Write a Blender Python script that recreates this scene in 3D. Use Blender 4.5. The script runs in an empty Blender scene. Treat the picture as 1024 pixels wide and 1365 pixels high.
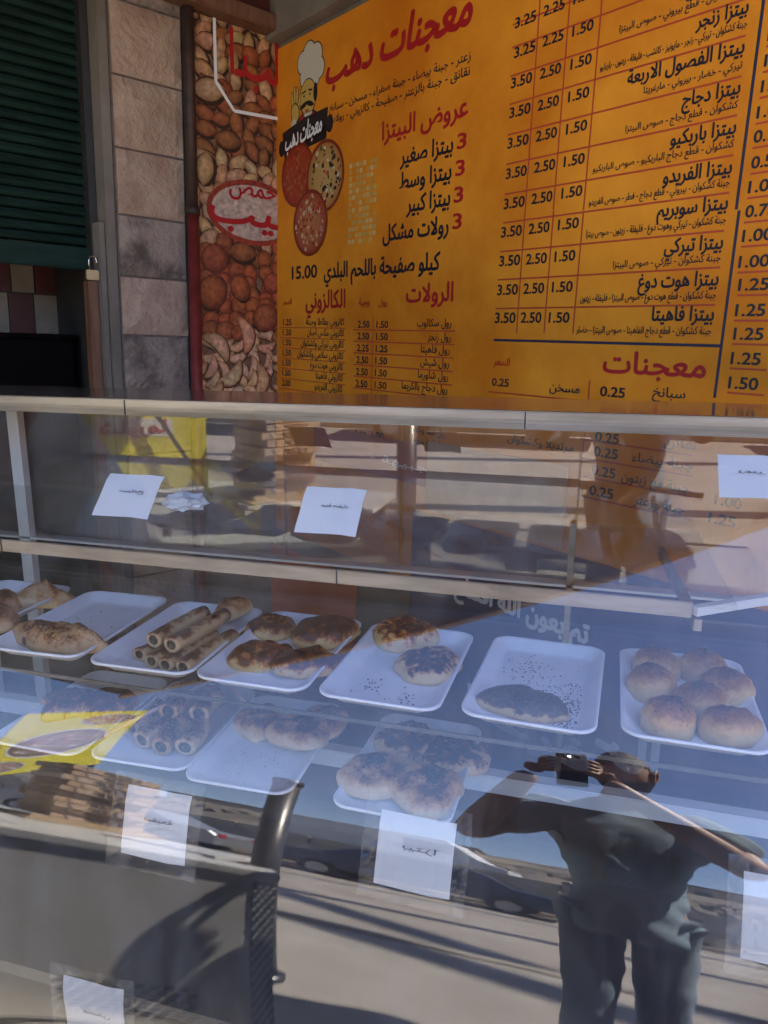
import bpy, bmesh, math, random, re
from mathutils import Vector, Matrix, noise
from mathutils.geometry import tessellate_polygon
R_ = math.radians
S = bpy.context.scene
COL = S.collection
random.seed(7)
PI = math.pi

# ------------------------------------------------------------------ camera
cam_d = bpy.data.cameras.new('camera')
cam = bpy.data.objects.new('camera', cam_d); COL.objects.link(cam)
cam_d.sensor_fit = 'VERTICAL'; cam_d.sensor_height = 36.0
cam_d.lens = 985.0/1365.0*36.0
cam_d.clip_start = 0.01; cam_d.clip_end = 2000
cam.matrix_world = Matrix(((0.9621103, -0.0659374, 0.2645677, 0.0),
                           (0.2726020, 0.2125250, -0.9383609, 0.0),
                           (0.0056459, 0.9749284, 0.2224472, 1.5),
                           (0, 0, 0, 1)))
S.camera = cam
# ------------------------------------------------------------------ light
SUN = Vector((0.80, -0.15, 0.814*math.tan(R_(52)))).normalized()
w = bpy.data.worlds.new("World"); S.world = w; w.use_nodes = True
nt = w.node_tree; bg = nt.nodes['Background']
sky = nt.nodes.new('ShaderNodeTexSky'); sky.sky_type = 'NISHITA'; sky.sun_disc = False
sky.sun_elevation = math.asin(SUN.z); sky.sun_rotation = math.atan2(SUN.x, SUN.y)
sky.air_density = 1.0; sky.dust_density = 0.4; sky.ozone_density = 4.0
tn = nt.nodes.new('ShaderNodeMix'); tn.data_type = 'RGBA'; tn.blend_type = 'MULTIPLY'; tn.inputs[0].default_value = 1
tn.inputs[7].default_value = (1.04, .96, 1.06, 1)                      # the phone's white balance leans to lavender
nt.links.new(sky.outputs[0], tn.inputs[6]); nt.links.new(tn.outputs[2], bg.inputs[0]); bg.inputs[1].default_value = 0.115
sd = bpy.data.lights.new('sun', 'SUN'); sd.energy = 5.0; sd.angle = R_(0.5); sd.color = (1, .94, .85)
so = bpy.data.objects.new('sun', sd); COL.objects.link(so)
so.rotation_euler = SUN.to_track_quat('Z', 'Y').to_euler(); so.location = (0, 0, 12)
S.view_settings.view_transform = 'Standard'; S.view_settings.look = 'None'
S.view_settings.gamma = 1; S.view_settings.use_curve_mapping = False
S.view_settings.exposure = 2.25
S.cycles.max_bounces = 12; S.cycles.transparent_max_bounces = 24; S.cycles.glossy_bounces = 6
S.cycles.caustics_reflective = False; S.cycles.caustics_refractive = False
S.cycles.sample_clamp_indirect = 4

# ------------------------------------------------------------------ helpers
def tag(o, label=None, cat=None, group=None, kind=None):
    if label: o['label'] = label
    if cat: o['category'] = cat
    if group: o['group'] = group
    if kind: o['kind'] = kind
    return o
def thing(name, label, cat, loc=(0, 0, 0), rz=0, group=None):
    o = bpy.data.objects.new(name, None); COL.objects.link(o); o.empty_display_size = .05
    o.location = loc; o.rotation_euler = (0, 0, rz)
    return tag(o, label, cat, group)
def link(name, me, mat=None, parent=None, smooth=False):
    o = bpy.data.objects.new(name, me); COL.objects.link(o)
    if mat is not None and not me.materials: me.materials.append(mat)
    if parent is not None: o.parent = parent
    if smooth:
        for p in me.polygons: p.use_smooth = True
    return o
def mesh(name, V, F, mat=None, parent=None, smooth=False):
    me = bpy.data.meshes.new(name); me.from_pydata([tuple(v) for v in V], [], F); me.update()
    return link(name, me, mat, parent, smooth)
class MB:
    """collects simple solids into one mesh"""
    def __init__(s): s.V = []; s.F = []
    def add(s, V, F):
        n = len(s.V); s.V += [Vector(v) for v in V]; s.F += [tuple(i+n for i in f) for f in F]; return s
    def box(s, x0, x1, y0, y1, z0, z1, M=None):
        V = [Vector((x, y, z)) for x in (x0, x1) for y in (y0, y1) for z in (z0, z1)]
        if M is not None: V = [M @ v for v in V]
        return s.add(V, [(0,1,3,2),(4,6,7,5),(0,4,5,1),(2,3,7,6),(0,2,6,4),(1,5,7,3)])
    def bar(s, a, b, w, h, up=Vector((0, 0, 1))):
        a = Vector(a); b = Vector(b); d = (b-a).normalized(); x = d.cross(up).normalized(); y = x.cross(d)
        V = [p + x*i*w/2 + y*j*h/2 for p in (a, b) for i, j in ((-1,-1),(1,-1),(1,1),(-1,1))]
        return s.add(V, [(0,3,2,1),(4,5,6,7),(0,1,5,4),(1,2,6,5),(2,3,7,6),(3,0,4,7)])
    def tube(s, pts, r, n=8, cap=True):
        pts = [Vector(p) for p in pts]; rr = r if hasattr(r, '__len__') else [r]*len(pts)
        V = []; F = []
        for i, p in enumerate(pts):
            d = (pts[min(i+1, len(pts)-1)]-pts[max(i-1, 0)]).normalized()
            u = Vector((0, 0, 1)) if abs(d.z) < .9 else Vector((1, 0, 0))
            x = d.cross(u).normalized(); y = x.cross(d)
            V += [p+(x*math.cos(2*PI*k/n)+y*math.sin(2*PI*k/n))*rr[i] for k in range(n)]
        for i in range(len(pts)-1):
            for k in range(n):
                F.append((i*n+k, i*n+(k+1) % n, (i+1)*n+(k+1) % n, (i+1)*n+k))
        if cap: F.append(tuple(range(n))[::-1]); F.append(tuple((len(pts)-1)*n+k for k in range(n)))
        return s.add(V, F)
    def build(s, name, mat=None, parent=None, smooth=False, bevel=0):
        o = mesh(name, s.V, s.F, mat, parent, smooth)
        bm = bmesh.new(); bm.from_mesh(o.data); bmesh.ops.recalc_face_normals(bm, faces=bm.faces[:])
        if bevel: bmesh.ops.bevel(bm, geom=bm.edges[:], offset=bevel, segments=2, affect='EDGES', clamp_overlap=True)
        bm.to_mesh(o.data); bm.free()
        return o
def box(name, x0, x1, y0, y1, z0, z1, mat, parent=None, bevel=0, M=None):
    return MB().box(x0, x1, y0, y1, z0, z1, M).build(name, mat, parent, bevel=bevel)

# ------------------------------------------------------------------ materials
def mat(name, c1, c2=None, rough=.6, metal=0, scale=8, bump=0, bscale=None, detail=4, spec=None, lo=.35, hi=.65, coord='Object', stretch=None):
    m = bpy.data.materials.new(name); m.use_nodes = True; n = m.node_tree; b = n.nodes['Principled BSDF']
    b.inputs['Roughness'].default_value = rough; b.inputs['Metallic'].default_value = metal
    if spec is not None: b.inputs['Specular IOR Level'].default_value = spec
    b.inputs['Base Color'].default_value = (*c1, 1)
    tc = n.nodes.new('ShaderNodeTexCoord'); co = tc.outputs[coord]
    if stretch:
        mp = n.nodes.new('ShaderNodeMapping'); mp.inputs['Scale'].default_value = stretch
        n.links.new(co, mp.inputs[0]); co = mp.outputs[0]
    if c2 is not None:
        t = n.nodes.new('ShaderNodeTexNoise'); t.inputs['Scale'].default_value = scale; t.inputs['Detail'].default_value = detail
        t.inputs['Roughness'].default_value = .62
        n.links.new(co, t.inputs['Vector'])
        r = n.nodes.new('ShaderNodeValToRGB'); r.color_ramp.elements[0].position = lo; r.color_ramp.elements[1].position = hi
        r.color_ramp.elements[0].color = (*c1, 1); r.color_ramp.elements[1].color = (*c2, 1)
        n.links.new(t.outputs[0], r.inputs[0]); n.links.new(r.outputs[0], b.inputs['Base Color'])
    if bump:
        t = n.nodes.new('ShaderNodeTexNoise'); t.inputs['Scale'].default_value = bscale or scale*4; t.inputs['Detail'].default_value = 6
        n.links.new(co, t.inputs['Vector'])
        bp = n.nodes.new('ShaderNodeBump'); bp.inputs['Strength'].default_value = bump; bp.inputs['Distance'].default_value = .01
        n.links.new(t.outputs[0], bp.inputs['Height']); n.links.new(bp.outputs[0], b.inputs['Normal'])
    return m
def vmat(name, rough=.5, noise_amt=0.0):
    """printed picture: colour comes from the print (vertex colours)"""
    m = bpy.data.materials.new(name); m.use_nodes = True; n = m.node_tree; b = n.nodes['Principled BSDF']
    b.inputs['Roughness'].default_value = rough
    a = n.nodes.new('ShaderNodeVertexColor'); a.layer_name = 'Col'
    out = a.outputs[0]
    if noise_amt:
        tc = n.nodes.new('ShaderNodeTexCoord'); t = n.nodes.new('ShaderNodeTexNoise'); t.inputs['Scale'].default_value = 60; t.inputs['Detail'].default_value = 5
        n.links.new(tc.outputs['Object'], t.inputs['Vector'])
        mr = n.nodes.new('ShaderNodeMapRange'); mr.inputs[3].default_value = 1-noise_amt; mr.inputs[4].default_value = 1+noise_amt
        mr.inputs[1].default_value = .3; mr.inputs[2].default_value = .7
        n.links.new(t.outputs[0], mr.inputs[0])
        mx = n.nodes.new('ShaderNodeVectorMath'); mx.operation = 'SCALE'
        n.links.new(out, mx.inputs[0]); n.links.new(mr.outputs[0], mx.inputs['Scale']); out = mx.outputs[0]
    n.links.new(out, b.inputs['Base Color'])
    return m
def glass(name, f0, tint=(1, 1, 1), rough=0.0, smear=0.0, gz=1.0):
    m = bpy.data.materials.new(name); m.use_nodes = True; n = m.node_tree; n.nodes.clear()
    out = n.nodes.new('ShaderNodeOutputMaterial'); mix = n.nodes.new('ShaderNodeMixShader')
    tr = n.nodes.new('ShaderNodeBsdfTransparent'); tr.inputs[0].default_value = (*tint, 1)
    gl = n.nodes.new('ShaderNodeBsdfGlossy'); gl.inputs['Roughness'].default_value = rough
    g = n.nodes.new('ShaderNodeNewGeometry')
    dt = n.nodes.new('ShaderNodeVectorMath'); dt.operation = 'DOT_PRODUCT'
    n.links.new(g.outputs['Incoming'], dt.inputs[0]); n.links.new(g.outputs['Normal'], dt.inputs[1])
    def mth(op, a, b=None):
        q = n.nodes.new('ShaderNodeMath'); q.operation = op
        for i, v in enumerate((a, b)):
            if v is None: continue
            if isinstance(v, (int, float)): q.inputs[i].default_value = v
            else: n.links.new(v, q.inputs[i])
        return q.outputs[0]
    a = mth('ABSOLUTE', dt.outputs['Value']); i = mth('SUBTRACT', 1.0, a); p = mth('POWER', i, 5.0)
    f = mth('ADD', mth('MULTIPLY', p, gz-f0), f0)
    n.links.new(f, mix.inputs[0]); n.links.new(tr.outputs[0], mix.inputs[1]); n.links.new(gl.outputs[0], mix.inputs[2])
    last = mix.outputs[0]
    if smear:
        tc = n.nodes.new('ShaderNodeTexCoord'); t = n.nodes.new('ShaderNodeTexNoise'); t.inputs['Scale'].default_value = 9
        t.inputs['Detail'].default_value = 8; t.inputs['Roughness'].default_value = .7
        mp = n.nodes.new('ShaderNodeMapping'); mp.inputs['Scale'].default_value = (1.6, .45, .45); mp.inputs['Rotation'].default_value = (0, .6, .2)
        n.links.new(tc.outputs['Object'], mp.inputs[0]); n.links.new(mp.outputs[0], t.inputs['Vector'])
        r = n.nodes.new('ShaderNodeMapRange'); r.inputs[1].default_value = .46; r.inputs[2].default_value = .74; r.inputs[3].default_value = smear*.12; r.inputs[4].default_value = smear
        n.links.new(t.outputs[0], r.inputs[0])
        df = n.nodes.new('ShaderNodeBsdfDiffuse'); df.inputs[0].default_value = (.8, .8, .8, 1)
        m2 = n.nodes.new('ShaderNodeMixShader'); n.links.new(r.outputs[0], m2.inputs[0]); n.links.new(last, m2.inputs[1]); n.links.new(df.outputs[0], m2.inputs[2])
        last = m2.outputs[0]
    n.links.new(last, out.inputs[0])
    return m
M = {}
M['glass'] = glass('curved_glass', .070, (.985, .985, .985), smear=.035)
M['shelf_glass'] = glass('shelf_glass', .045, (.93, .945, .935), smear=.015, gz=.25)
M['mirror_glass'] = glass('tinted_sliding_glass', .095, (.95, .92, .90), smear=.01)
M['steel'] = mat('brushed_steel', (.22, .185, .135), (.38, .33, .27), rough=.38, metal=.55, scale=3, bump=.05, bscale=60, stretch=(1, 12, 12))
M['steel_dark'] = mat('dull_steel', (.66, .64, .60), (.80, .78, .73), rough=.38, metal=.12, scale=2.5, bump=.05, bscale=40)
M['pipe_metal'] = mat('dull_dark_pipe', (.10, .095, .09), (.16, .15, .14), rough=.35, metal=.7, scale=9)
M['steel_top'] = mat('steel_top_sheet', (.42, .36, .30), (.5, .45, .4), rough=.12, metal=.8, scale=3)
M['rail'] = mat('shelf_rail', (.27, .21, .145), (.46, .37, .265), rough=.5, metal=.15, scale=6, stretch=(1, 6, 6))
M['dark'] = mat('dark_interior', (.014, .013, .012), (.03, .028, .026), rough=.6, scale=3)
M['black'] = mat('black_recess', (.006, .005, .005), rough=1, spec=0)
M['deck'] = mat('case_deck', (.06, .065, .07), (.10, .10, .10), rough=.35, metal=.4, scale=4)
M['foam'] = mat('white_foam', (.80, .80, .84), (.86, .86, .88), rough=.55, scale=40, bump=.06, bscale=300)
M['paper'] = mat('white_paper', (.84, .84, .86), (.88, .88, .88), rough=.8, scale=8, bump=.15, bscale=12)
M['ink'] = mat('pen_ink', (.10, .12, .22), rough=.6)
M['tape'] = glass('clear_tape', .05, (.88, .88, .86), rough=.12, smear=.14)
M['orange'] = mat('menu_print_orange', (.64, .185, .010), (.86, .33, .025), rough=.55, spec=.15, scale=2.6, detail=5, bump=.12, bscale=5)
M['red_ink'] = mat('print_red', (.42, .012, .015), rough=.42)
M['line_ink'] = mat('print_line_red', (.48, .06, .02), rough=.42)
M['black_ink'] = mat('print_black', (.012, .012, .02), rough=.42)
M['blue_ink'] = mat('print_blue_black', (.02, .022, .05), rough=.42)
M['white_ink'] = mat('print_white', (.85, .85, .85), rough=.45)
M['print'] = vmat('printed_picture', .45, .0)
M['print_n'] = vmat('printed_photo', .45, .35)
M['navy'] = mat('navy_banner', (.018, .026, .10), (.03, .045, .14), rough=.45, scale=3)
M['stone'] = mat('pinkish_block', (.33, .22, .155), (.46, .34, .255), rough=.9, scale=9, bump=.9, bscale=55, detail=8)
M['stone_dirty'] = mat('sooty_block', (.10, .075, .06), (.33, .26, .215), rough=.9, scale=5, bump=.9, bscale=55, detail=8, lo=.38, hi=.55)
M['mortar'] = mat('mortar', (.12, .09, .075), (.18, .14, .12), rough=.95, scale=30)
M['shutter'] = mat('green_shutter', (.006, .018, .013), (.014, .036, .027), rough=.7, spec=.15, scale=5, stretch=(1, 1, 6), bump=.1)
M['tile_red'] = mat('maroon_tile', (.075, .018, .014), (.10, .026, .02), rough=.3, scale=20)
M['tile_cream'] = mat('cream_tile', (.22, .17, .12), (.28, .22, .16), rough=.3, scale=20)
M['wood'] = mat('brown_wood', (.13, .055, .028), (.20, .095, .05), rough=.6, scale=6, stretch=(8, 8, 1), bump=.15)
M['redpipe'] = mat('dark_red_pipe', (.12, .012, .010), (.22, .03, .025), rough=.45, scale=14)
M['blackpipe'] = mat('rusty_black_pipe', (.02, .012, .01), (.07, .03, .02), rough=.6, scale=18)
M['plaster'] = mat('grey_plaster', (.15, .125, .10), (.22, .19, .155), rough=.9, scale=4, bump=.3, bscale=40)
M['dark_red'] = mat('dark_red_panel', (.07, .012, .01), (.10, .02, .015), rough=.6, scale=5)
M['brass'] = mat('brass', (.55, .45, .26), (.62, .52, .33), rough=.35, metal=.6, scale=20)
M['chrome'] = mat('shackle_steel', (.6, .6, .6), rough=.2, metal=1)
M['kraft'] = mat('kraft_board', (.52, .36, .24), (.62, .45, .31), rough=.85, scale=14, bump=.1, bscale=90)
M['kraft_edge'] = mat('corrugated_edge', (.24, .15, .09), (.30, .19, .12), rough=.9, scale=60)
M['yellow'] = mat('yellow_board', (.80, .72, .03), (.88, .80, .05), rough=.5, scale=5)
M['orange_sheet'] = mat('orange_red_sheet', (.62, .10, .035), (.75, .15, .05), rough=.6, scale=4)
M['tarp'] = mat('grey_tarpaulin', (.10, .10, .09), (.16, .155, .14), rough=.8, scale=3, bump=.2)
M['tan'] = mat('tan_timber', (.50, .36, .22), (.60, .45, .28), rough=.7, scale=6, stretch=(2, 8, 8))
M['asphalt'] = mat('worn_concrete_road', (.33, .285, .235), (.44, .385, .325), rough=.95, scale=1.4, bump=.35, bscale=40, detail=8)
M['pave'] = mat('concrete_pavement', (.36, .32, .27), (.47, .42, .36), rough=.95, scale=2.5, bump=.3, bscale=50, detail=8)
M['dirt'] = mat('dry_dirt', (.09, .075, .06), (.24, .20, .155), rough=1, scale=.7, bump=.6, bscale=6, detail=9)
M['rock'] = mat('limestone_rubble', (.12, .105, .09), (.30, .27, .225), rough=.95, scale=3, bump=.5, bscale=14)
M['limewall'] = mat('limestone_wall', (.40, .35, .28), (.50, .45, .37), rough=.9, scale=2, bump=.2)
M['window'] = mat('dark_window', (.03, .04, .05), rough=.1)
M['rubber'] = mat('rubber', (.02, .02, .02), rough=.8)
M['carglass'] = mat('car_glass', (.02, .025, .03), rough=.05)
M['skin'] = mat('skin', (.44, .245, .155), (.52, .30, .195), rough=.5, scale=20, bump=.1, bscale=120)
M['hair'] = mat('black_hair', (.012, .010, .009), (.03, .025, .02), rough=.6, scale=60, bump=.6, bscale=150)
M['shirt'] = mat('blue_grey_shirt', (.22, .31, .38), (.29, .38, .45), rough=.85, scale=5, bump=.25, bscale=22)
M['jeans'] = mat('light_jeans', (.22, .29, .37), (.32, .39, .46), rough=.9, scale=7, bump=.3, bscale=25)
M['shoe'] = mat('dark_shoe', (.03, .03, .03), rough=.6)
M['phone'] = mat('black_phone', (.012, .012, .014), rough=.25)
M['lens'] = mat('lens_glass', (.01, .01, .02), rough=.03)
M['white_paint'] = mat('white_paint', (.72, .72, .70), (.78, .78, .76), rough=.5, scale=3)
M['blue_paint'] = mat('dark_blue_paint', (.03, .05, .10), rough=.25)
M['silver_paint'] = mat('silver_paint', (.32, .33, .35), rough=.25, metal=.4)
M['plastic'] = glass('crumpled_plastic', .12, (.9, .9, .9), rough=.12, smear=.9)
M['green_scrap'] = mat('pale_green_card', (.35, .55, .25), rough=.7)
M['pink_stick'] = mat('pale_pink_stick', (.65, .38, .32), rough=.6)
M['crumb'] = mat('dark_crumbs', (.045, .03, .02), (.12, .07, .04), rough=.9, scale=90)
M['seed'] = mat('black_seeds', (.012, .011, .012), rough=.7)
e = bpy.data.materials.new('phone_flash'); e.use_nodes = True
e.node_tree.nodes['Principled BSDF'].inputs['Emission Color'].default_value = (1, 1, 1, 1)
e.node_tree.nodes['Principled BSDF'].inputs['Emission Strength'].default_value = 60; M['flash'] = e

# ------------------------------------------------------------------ lettering
# isolated, final, initial, medial
AR={'ء':(0xFE80,)*1,'آ':(0xFE81,0xFE82),'أ':(0xFE83,0xFE84),'ؤ':(0xFE85,0xFE86),'إ':(0xFE87,0xFE88),'ئ':0xFE89,'ا':(0xFE8D,0xFE8E),'ب':0xFE8F,'ة':(0xFE93,0xFE94),'ت':0xFE95,'ث':0xFE99,'ج':0xFE9D,'ح':0xFEA1,'خ':0xFEA5,'د':(0xFEA9,0xFEAA),'ذ':(0xFEAB,0xFEAC),'ر':(0xFEAD,0xFEAE),'ز':(0xFEAF,0xFEB0),'س':0xFEB1,'ش':0xFEB5,'ص':0xFEB9,'ض':0xFEBD,'ط':0xFEC1,'ظ':0xFEC5,'ع':0xFEC9,'غ':0xFECD,'ف':0xFED1,'ق':0xFED5,'ك':0xFED9,'ل':0xFEDD,'م':0xFEE1,'ن':0xFEE5,'ه':0xFEE9,'و':(0xFEED,0xFEEE),'ى':(0xFEEF,0xFEF0),'ي':0xFEF1}
def shape(s):
    s=s.replace('لا','\u0001')
    T=dict(AR); T['\u0001']=(0xFEFB,0xFEFC)
    out=[]
    for i,c in enumerate(s):
        if c not in T: out.append(c); continue
        f=T[c]; p=s[i-1] if i else ' '; n=s[i+1] if i+1<len(s) else ' '
        pj=p in T and isinstance(T[p],int)
        nj=n in T and n!='ء'
        if isinstance(f,int):
            k=(3 if nj else 1) if pj else (2 if nj else 0)
            out.append(chr(f+k))
        else:
            out.append(chr(f[1] if pj and len(f)>1 else f[0]))
    r=''.join(out)[::-1]
    return re.sub(r'[0-9.]+',lambda m:m.group(0)[::-1],r)
def _shoel(p): return sum(a[0]*b[1]-b[0]*a[1] for a, b in zip(p, p[1:]+p[:1]))/2
def _inside(pt, poly):
    x, y = pt; c = False
    for (x0, y0), (x1, y1) in zip(poly, poly[1:]+poly[:1]):
        if (y0 > y) != (y1 > y) and x < (x1-x0)*(y-y0)/(y1-y0)+x0: c = not c
    return c
def _fat(p, d):
    q = []; n = len(p)
    for i in range(n):
        a = Vector(p[i-1]); b = Vector(p[i]); c = Vector(p[(i+1) % n])
        e1 = (b-a); e2 = (c-b)
        if e1.length < 1e-7 or e2.length < 1e-7: q.append(tuple(b)); continue
        n1 = Vector((e1.y, -e1.x)).normalized(); n2 = Vector((e2.y, -e2.x)).normalized()
        m = n1+n2
        if m.length < .3: q.append(tuple(b+n1*d)); continue
        m.normalize(); q.append(tuple(b+m*min(d/max(m.dot(n1), .5), 1.6*abs(d)) if d > 0 else b+m*d))
    return q
_DG = bpy.context.evaluated_depsgraph_get
def _beval(a, b, c, d, t):
    s = 1-t; return a*s**3+b*3*s*s*t+c*3*s*t*t+d*t**3
_gc = {}
def text_tris(txt, fat=0.0, steps=4):
    """2-D triangles of a line of text at size 1, and its bounding box"""
    key = (txt, fat, steps)
    if key in _gc: return _gc[key]
    cu = bpy.data.curves.new('tmp_text', 'FONT'); cu.body = shape(txt)
    o = bpy.data.objects.new('tmp_text', cu); COL.objects.link(o)
    c2 = o.to_curve(_DG(), apply_modifiers=False)
    polys = []
    for sp in c2.splines:
        P = []
        if sp.type == 'BEZIER':
            bp = sp.bezier_points; n = len(bp)
            for i in range(n):
                a = bp[i]; b = bp[(i+1) % n]
                st = 1 if (a.handle_right-a.co).length < 1e-6 and (b.handle_left-b.co).length < 1e-6 else steps
                for k in range(st):
                    v = _beval(a.co, a.handle_right, b.handle_left, b.co, k/st); P.append((v.x, v.y))
        else:
            P = [(p.co.x, p.co.y) for p in sp.points]
        Q = []
        for p in P:
            if not Q or (Vector(p)-Vector(Q[-1])).length > 1e-5: Q.append(p)
        if len(Q) > 2 and abs(_shoel(Q)) > 1e-7: polys.append(Q)
    o.to_curve_clear(); bpy.data.objects.remove(o); bpy.data.curves.remove(cu)
    def depth_host(i):
        hosts = [j for j in range(len(polys)) if j != i and _shoel(polys[j])*_shoel(polys[i]) < 0 and abs(_shoel(polys[j])) > abs(_shoel(polys[i])) and all(_inside(q, polys[j]) for q in polys[i][::3])]
        return hosts
    hs_ = [depth_host(i) for i in range(len(polys))]
    outs = [polys[i] for i in range(len(polys)) if not hs_[i]]; holes = [polys[i] for i in range(len(polys)) if hs_[i]]
    V = []; T = []
    for oi, po in enumerate(outs):
        hs = [h for h in holes if _inside(h[0], po)]
        sg = 1 if _shoel(po) > 0 else -1
        loops = [_fat(po, fat*sg)] + [_fat(h, fat*sg) for h in hs]
        if fat: loops = [loops[0]]+[l for l in loops[1:] if _shoel(l)*sg < -1e-4]
        vv = [[Vector((x, y, 0)) for x, y in l] for l in loops]
        tr = tessellate_polygon(vv); n = len(V)
        for l in loops:
            V += [(x, y, (oi % 4)*1.0) for x, y in l]
        T += [tuple(i+n for i in t) for t in tr]
    if not V: V = [(0, 0, 0)]
    xs = [v[0] for v in V]; ys = [v[1] for v in V]
    r = (V, T, (min(xs), min(ys), max(xs), max(ys)))
    _gc[key] = r
    return r
class Letters:
    """gathers lines of print on one surface: fn(u, v, lift) -> point"""
    def __init__(s, fn): s.fn = fn; s.V = []; s.F = []
    def put(s, txt, u0, u1, v, h, fat=0.0, mirror=False, slant=0.0, lift=0.0, dv=0.0):
        if fat and any('\u0600' < c < '\u06ff' for c in txt):              # bold Arabic: struck several times, slightly apart
            d = fat*h*1.1
            for q, (a, b) in enumerate(((-d, 0), (d, 0), (0, d), (0, -d), (-d*.7, d*.7), (d*.7, d*.7), (d*.7, -d*.7), (-d*.7, -d*.7))):
                s.put(txt, u0+a, u1+a, v+b, h, 0, mirror, slant, lift+q*.00005, dv)
            return
        V, T, b = text_tris(txt, fat); n = len(s.V)
        asc = .66 if any('\u0600' < c < '\u06ff' for c in txt) else .68
        sx = (u1-u0)/max(b[2]-b[0], 1e-6); sy = h/asc
        for x, y, k in V:
            uu = u0+(x-b[0])*sx
            if mirror: uu = u0+u1-uu
            t = (uu-u0)/(u1-u0)
            s.V.append(s.fn(uu+slant*y*sy, v+y*sy+dv*t, lift+k*.00012))
        s.F += [tuple(i+n for i in t) for t in T]
    def rect(s, u0, v0, u1, v1, lift=0):
        n = len(s.V); s.V += [s.fn(u0, v0, lift), s.fn(u1, v0, lift), s.fn(u1, v1, lift), s.fn(u0, v1, lift)]; s.F.append((n, n+1, n+2, n+3))
    def poly(s, pts, lift=0):
        n = len(s.V); s.V += [s.fn(u, v, lift) for u, v in pts]; s.F.append(tuple(range(n, n+len(pts))))
    def build(s, name, m, parent): return tag(mesh(name, s.V, s.F, m, parent), kind='stuff')
class Picture:
    """flat printed picture with its own inks"""
    def __init__(s, fn): s.fn = fn; s.V = []; s.F = []; s.C = []; s.k = 0
    def blob(s, cu, cv, ru, rv, ang=0, c0=(1, 1, 1), c1=(0, 0, 0), n=14, squash=None, off=(0, 0), clip=None, arc=None, pointy=False):
        """shape shaded from c0 (inside) to c1 (rim)"""
        s.k += 1; lift = s.k*.000012
        base = len(s.V); ca, sa = math.cos(ang), math.sin(ang)
        def pt(r, t):
            x = r*ru*math.cos(t); y = r*rv*math.sin(t)
            if squash: x *= 1+squash*math.sin(t)
            if pointy: y *= 1-.5*abs(math.cos(t))**2.5
            if arc: y += arc*(x*x)/(ru)-arc*ru*.4
            u = cu+x*ca-y*sa; v = cv+x*sa+y*ca
            if clip: u = min(max(u, clip[0]), clip[1]); v = min(max(v, clip[2]), clip[3])
            return u, v
        o = pt(0, 0); u, v = o[0]+off[0]*ru, o[1]+off[1]*rv
        if clip: u = min(max(u, clip[0]), clip[1]); v = min(max(v, clip[2]), clip[3])
        s.V.append(s.fn(u, v, lift)); s.C.append(c0)
        for r, f in ((.6, .3), (1, 1)):
            for i in range(n):
                u, v = pt(r, 2*PI*i/n)
                if r < 1: u += off[0]*ru*.5; v += off[1]*rv*.5
                if clip: u = min(max(u, clip[0]), clip[1]); v = min(max(v, clip[2]), clip[3])
                s.V.append(s.fn(u, v, lift)); s.C.append(tuple(a*(1-f)+b*f for a, b in zip(c0, c1)))
        for i in range(n):
            j = (i+1) % n
            s.F.append((base, base+1+i, base+1+j)); s.F.append((base+1+i, base+1+n+i, base+1+n+j, base+1+j))
    def poly(s, pts, c):
        s.k += 1; n = len(s.V); s.V += [s.fn(u, v, s.k*.000012) for u, v in pts]; s.C += [c]*len(pts)
        s.F.append(tuple(range(n, n+len(pts))))
    def build(s, name, m, parent):
        o = mesh(name, s.V, s.F, m, parent)
        a = o.data.color_attributes.new('Col', 'FLOAT_COLOR', 'POINT')
        for i, c in enumerate(s.C): a.data[i].color = (*c, 1)
        return o
# ------------------------------------------------------------------ the two shop walls (frames measured in metres)
O = Vector((-1.127202, 2.563087, 1.545153))
U = Vector((0.81673737, -0.57670873, -0.0186309)); VW = Vector((0.02656396, 0.00532629, 0.99963293)); N = Vector((-0.5763978, -0.81693248, 0.01966985))
U2 = Vector((-0.55228933, -0.83343328, 0.01911711)); N2 = Vector((0.83322917, -0.55259442, -0.01919764))
def W1(u, v, l=0.0): return O+U*u+VW*v+N*l
def W2(u, v, l=0.0): return O-U2*u+VW*v+N2*l            # u runs to the right, 0 at the inner corner
def slab(fn, u0, u1, v0, v1, l0, l1, mb=None):
    mb = mb or MB()
    V = [fn(u, v, l) for u in (u0, u1) for v in (v0, v1) for l in (l0, l1)]
    return mb.add(V, [(0,1,3,2),(4,6,7,5),(0,4,5,1),(2,3,7,6),(0,2,6,4),(1,5,7,3)])

# ground
pave = box('pavement', -14, 14, -1.9, 6, -.12, 0, M['pave']); tag(pave, kind='structure')
G = []; F = []; nx, ny = 60, 60
for j in range(ny+1):
    for i in range(nx+1):
        x = -60+120*i/nx; y = -60+66*j/ny
        G.append((x, y, -.13))
for j in range(ny):
    for i in range(nx): a = j*(nx+1)+i; F.append((a, a+1, a+nx+2, a+nx+1))
road = mesh('road', G, F, M['asphalt']); tag(road, kind='structure')
far = mesh('ground', [(-900, -900, -.14), (900, -900, -.14), (900, 900, -.14), (-900, 900, -.14)], [(0, 1, 2, 3)], M['dirt']); tag(far, kind='structure')

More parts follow.
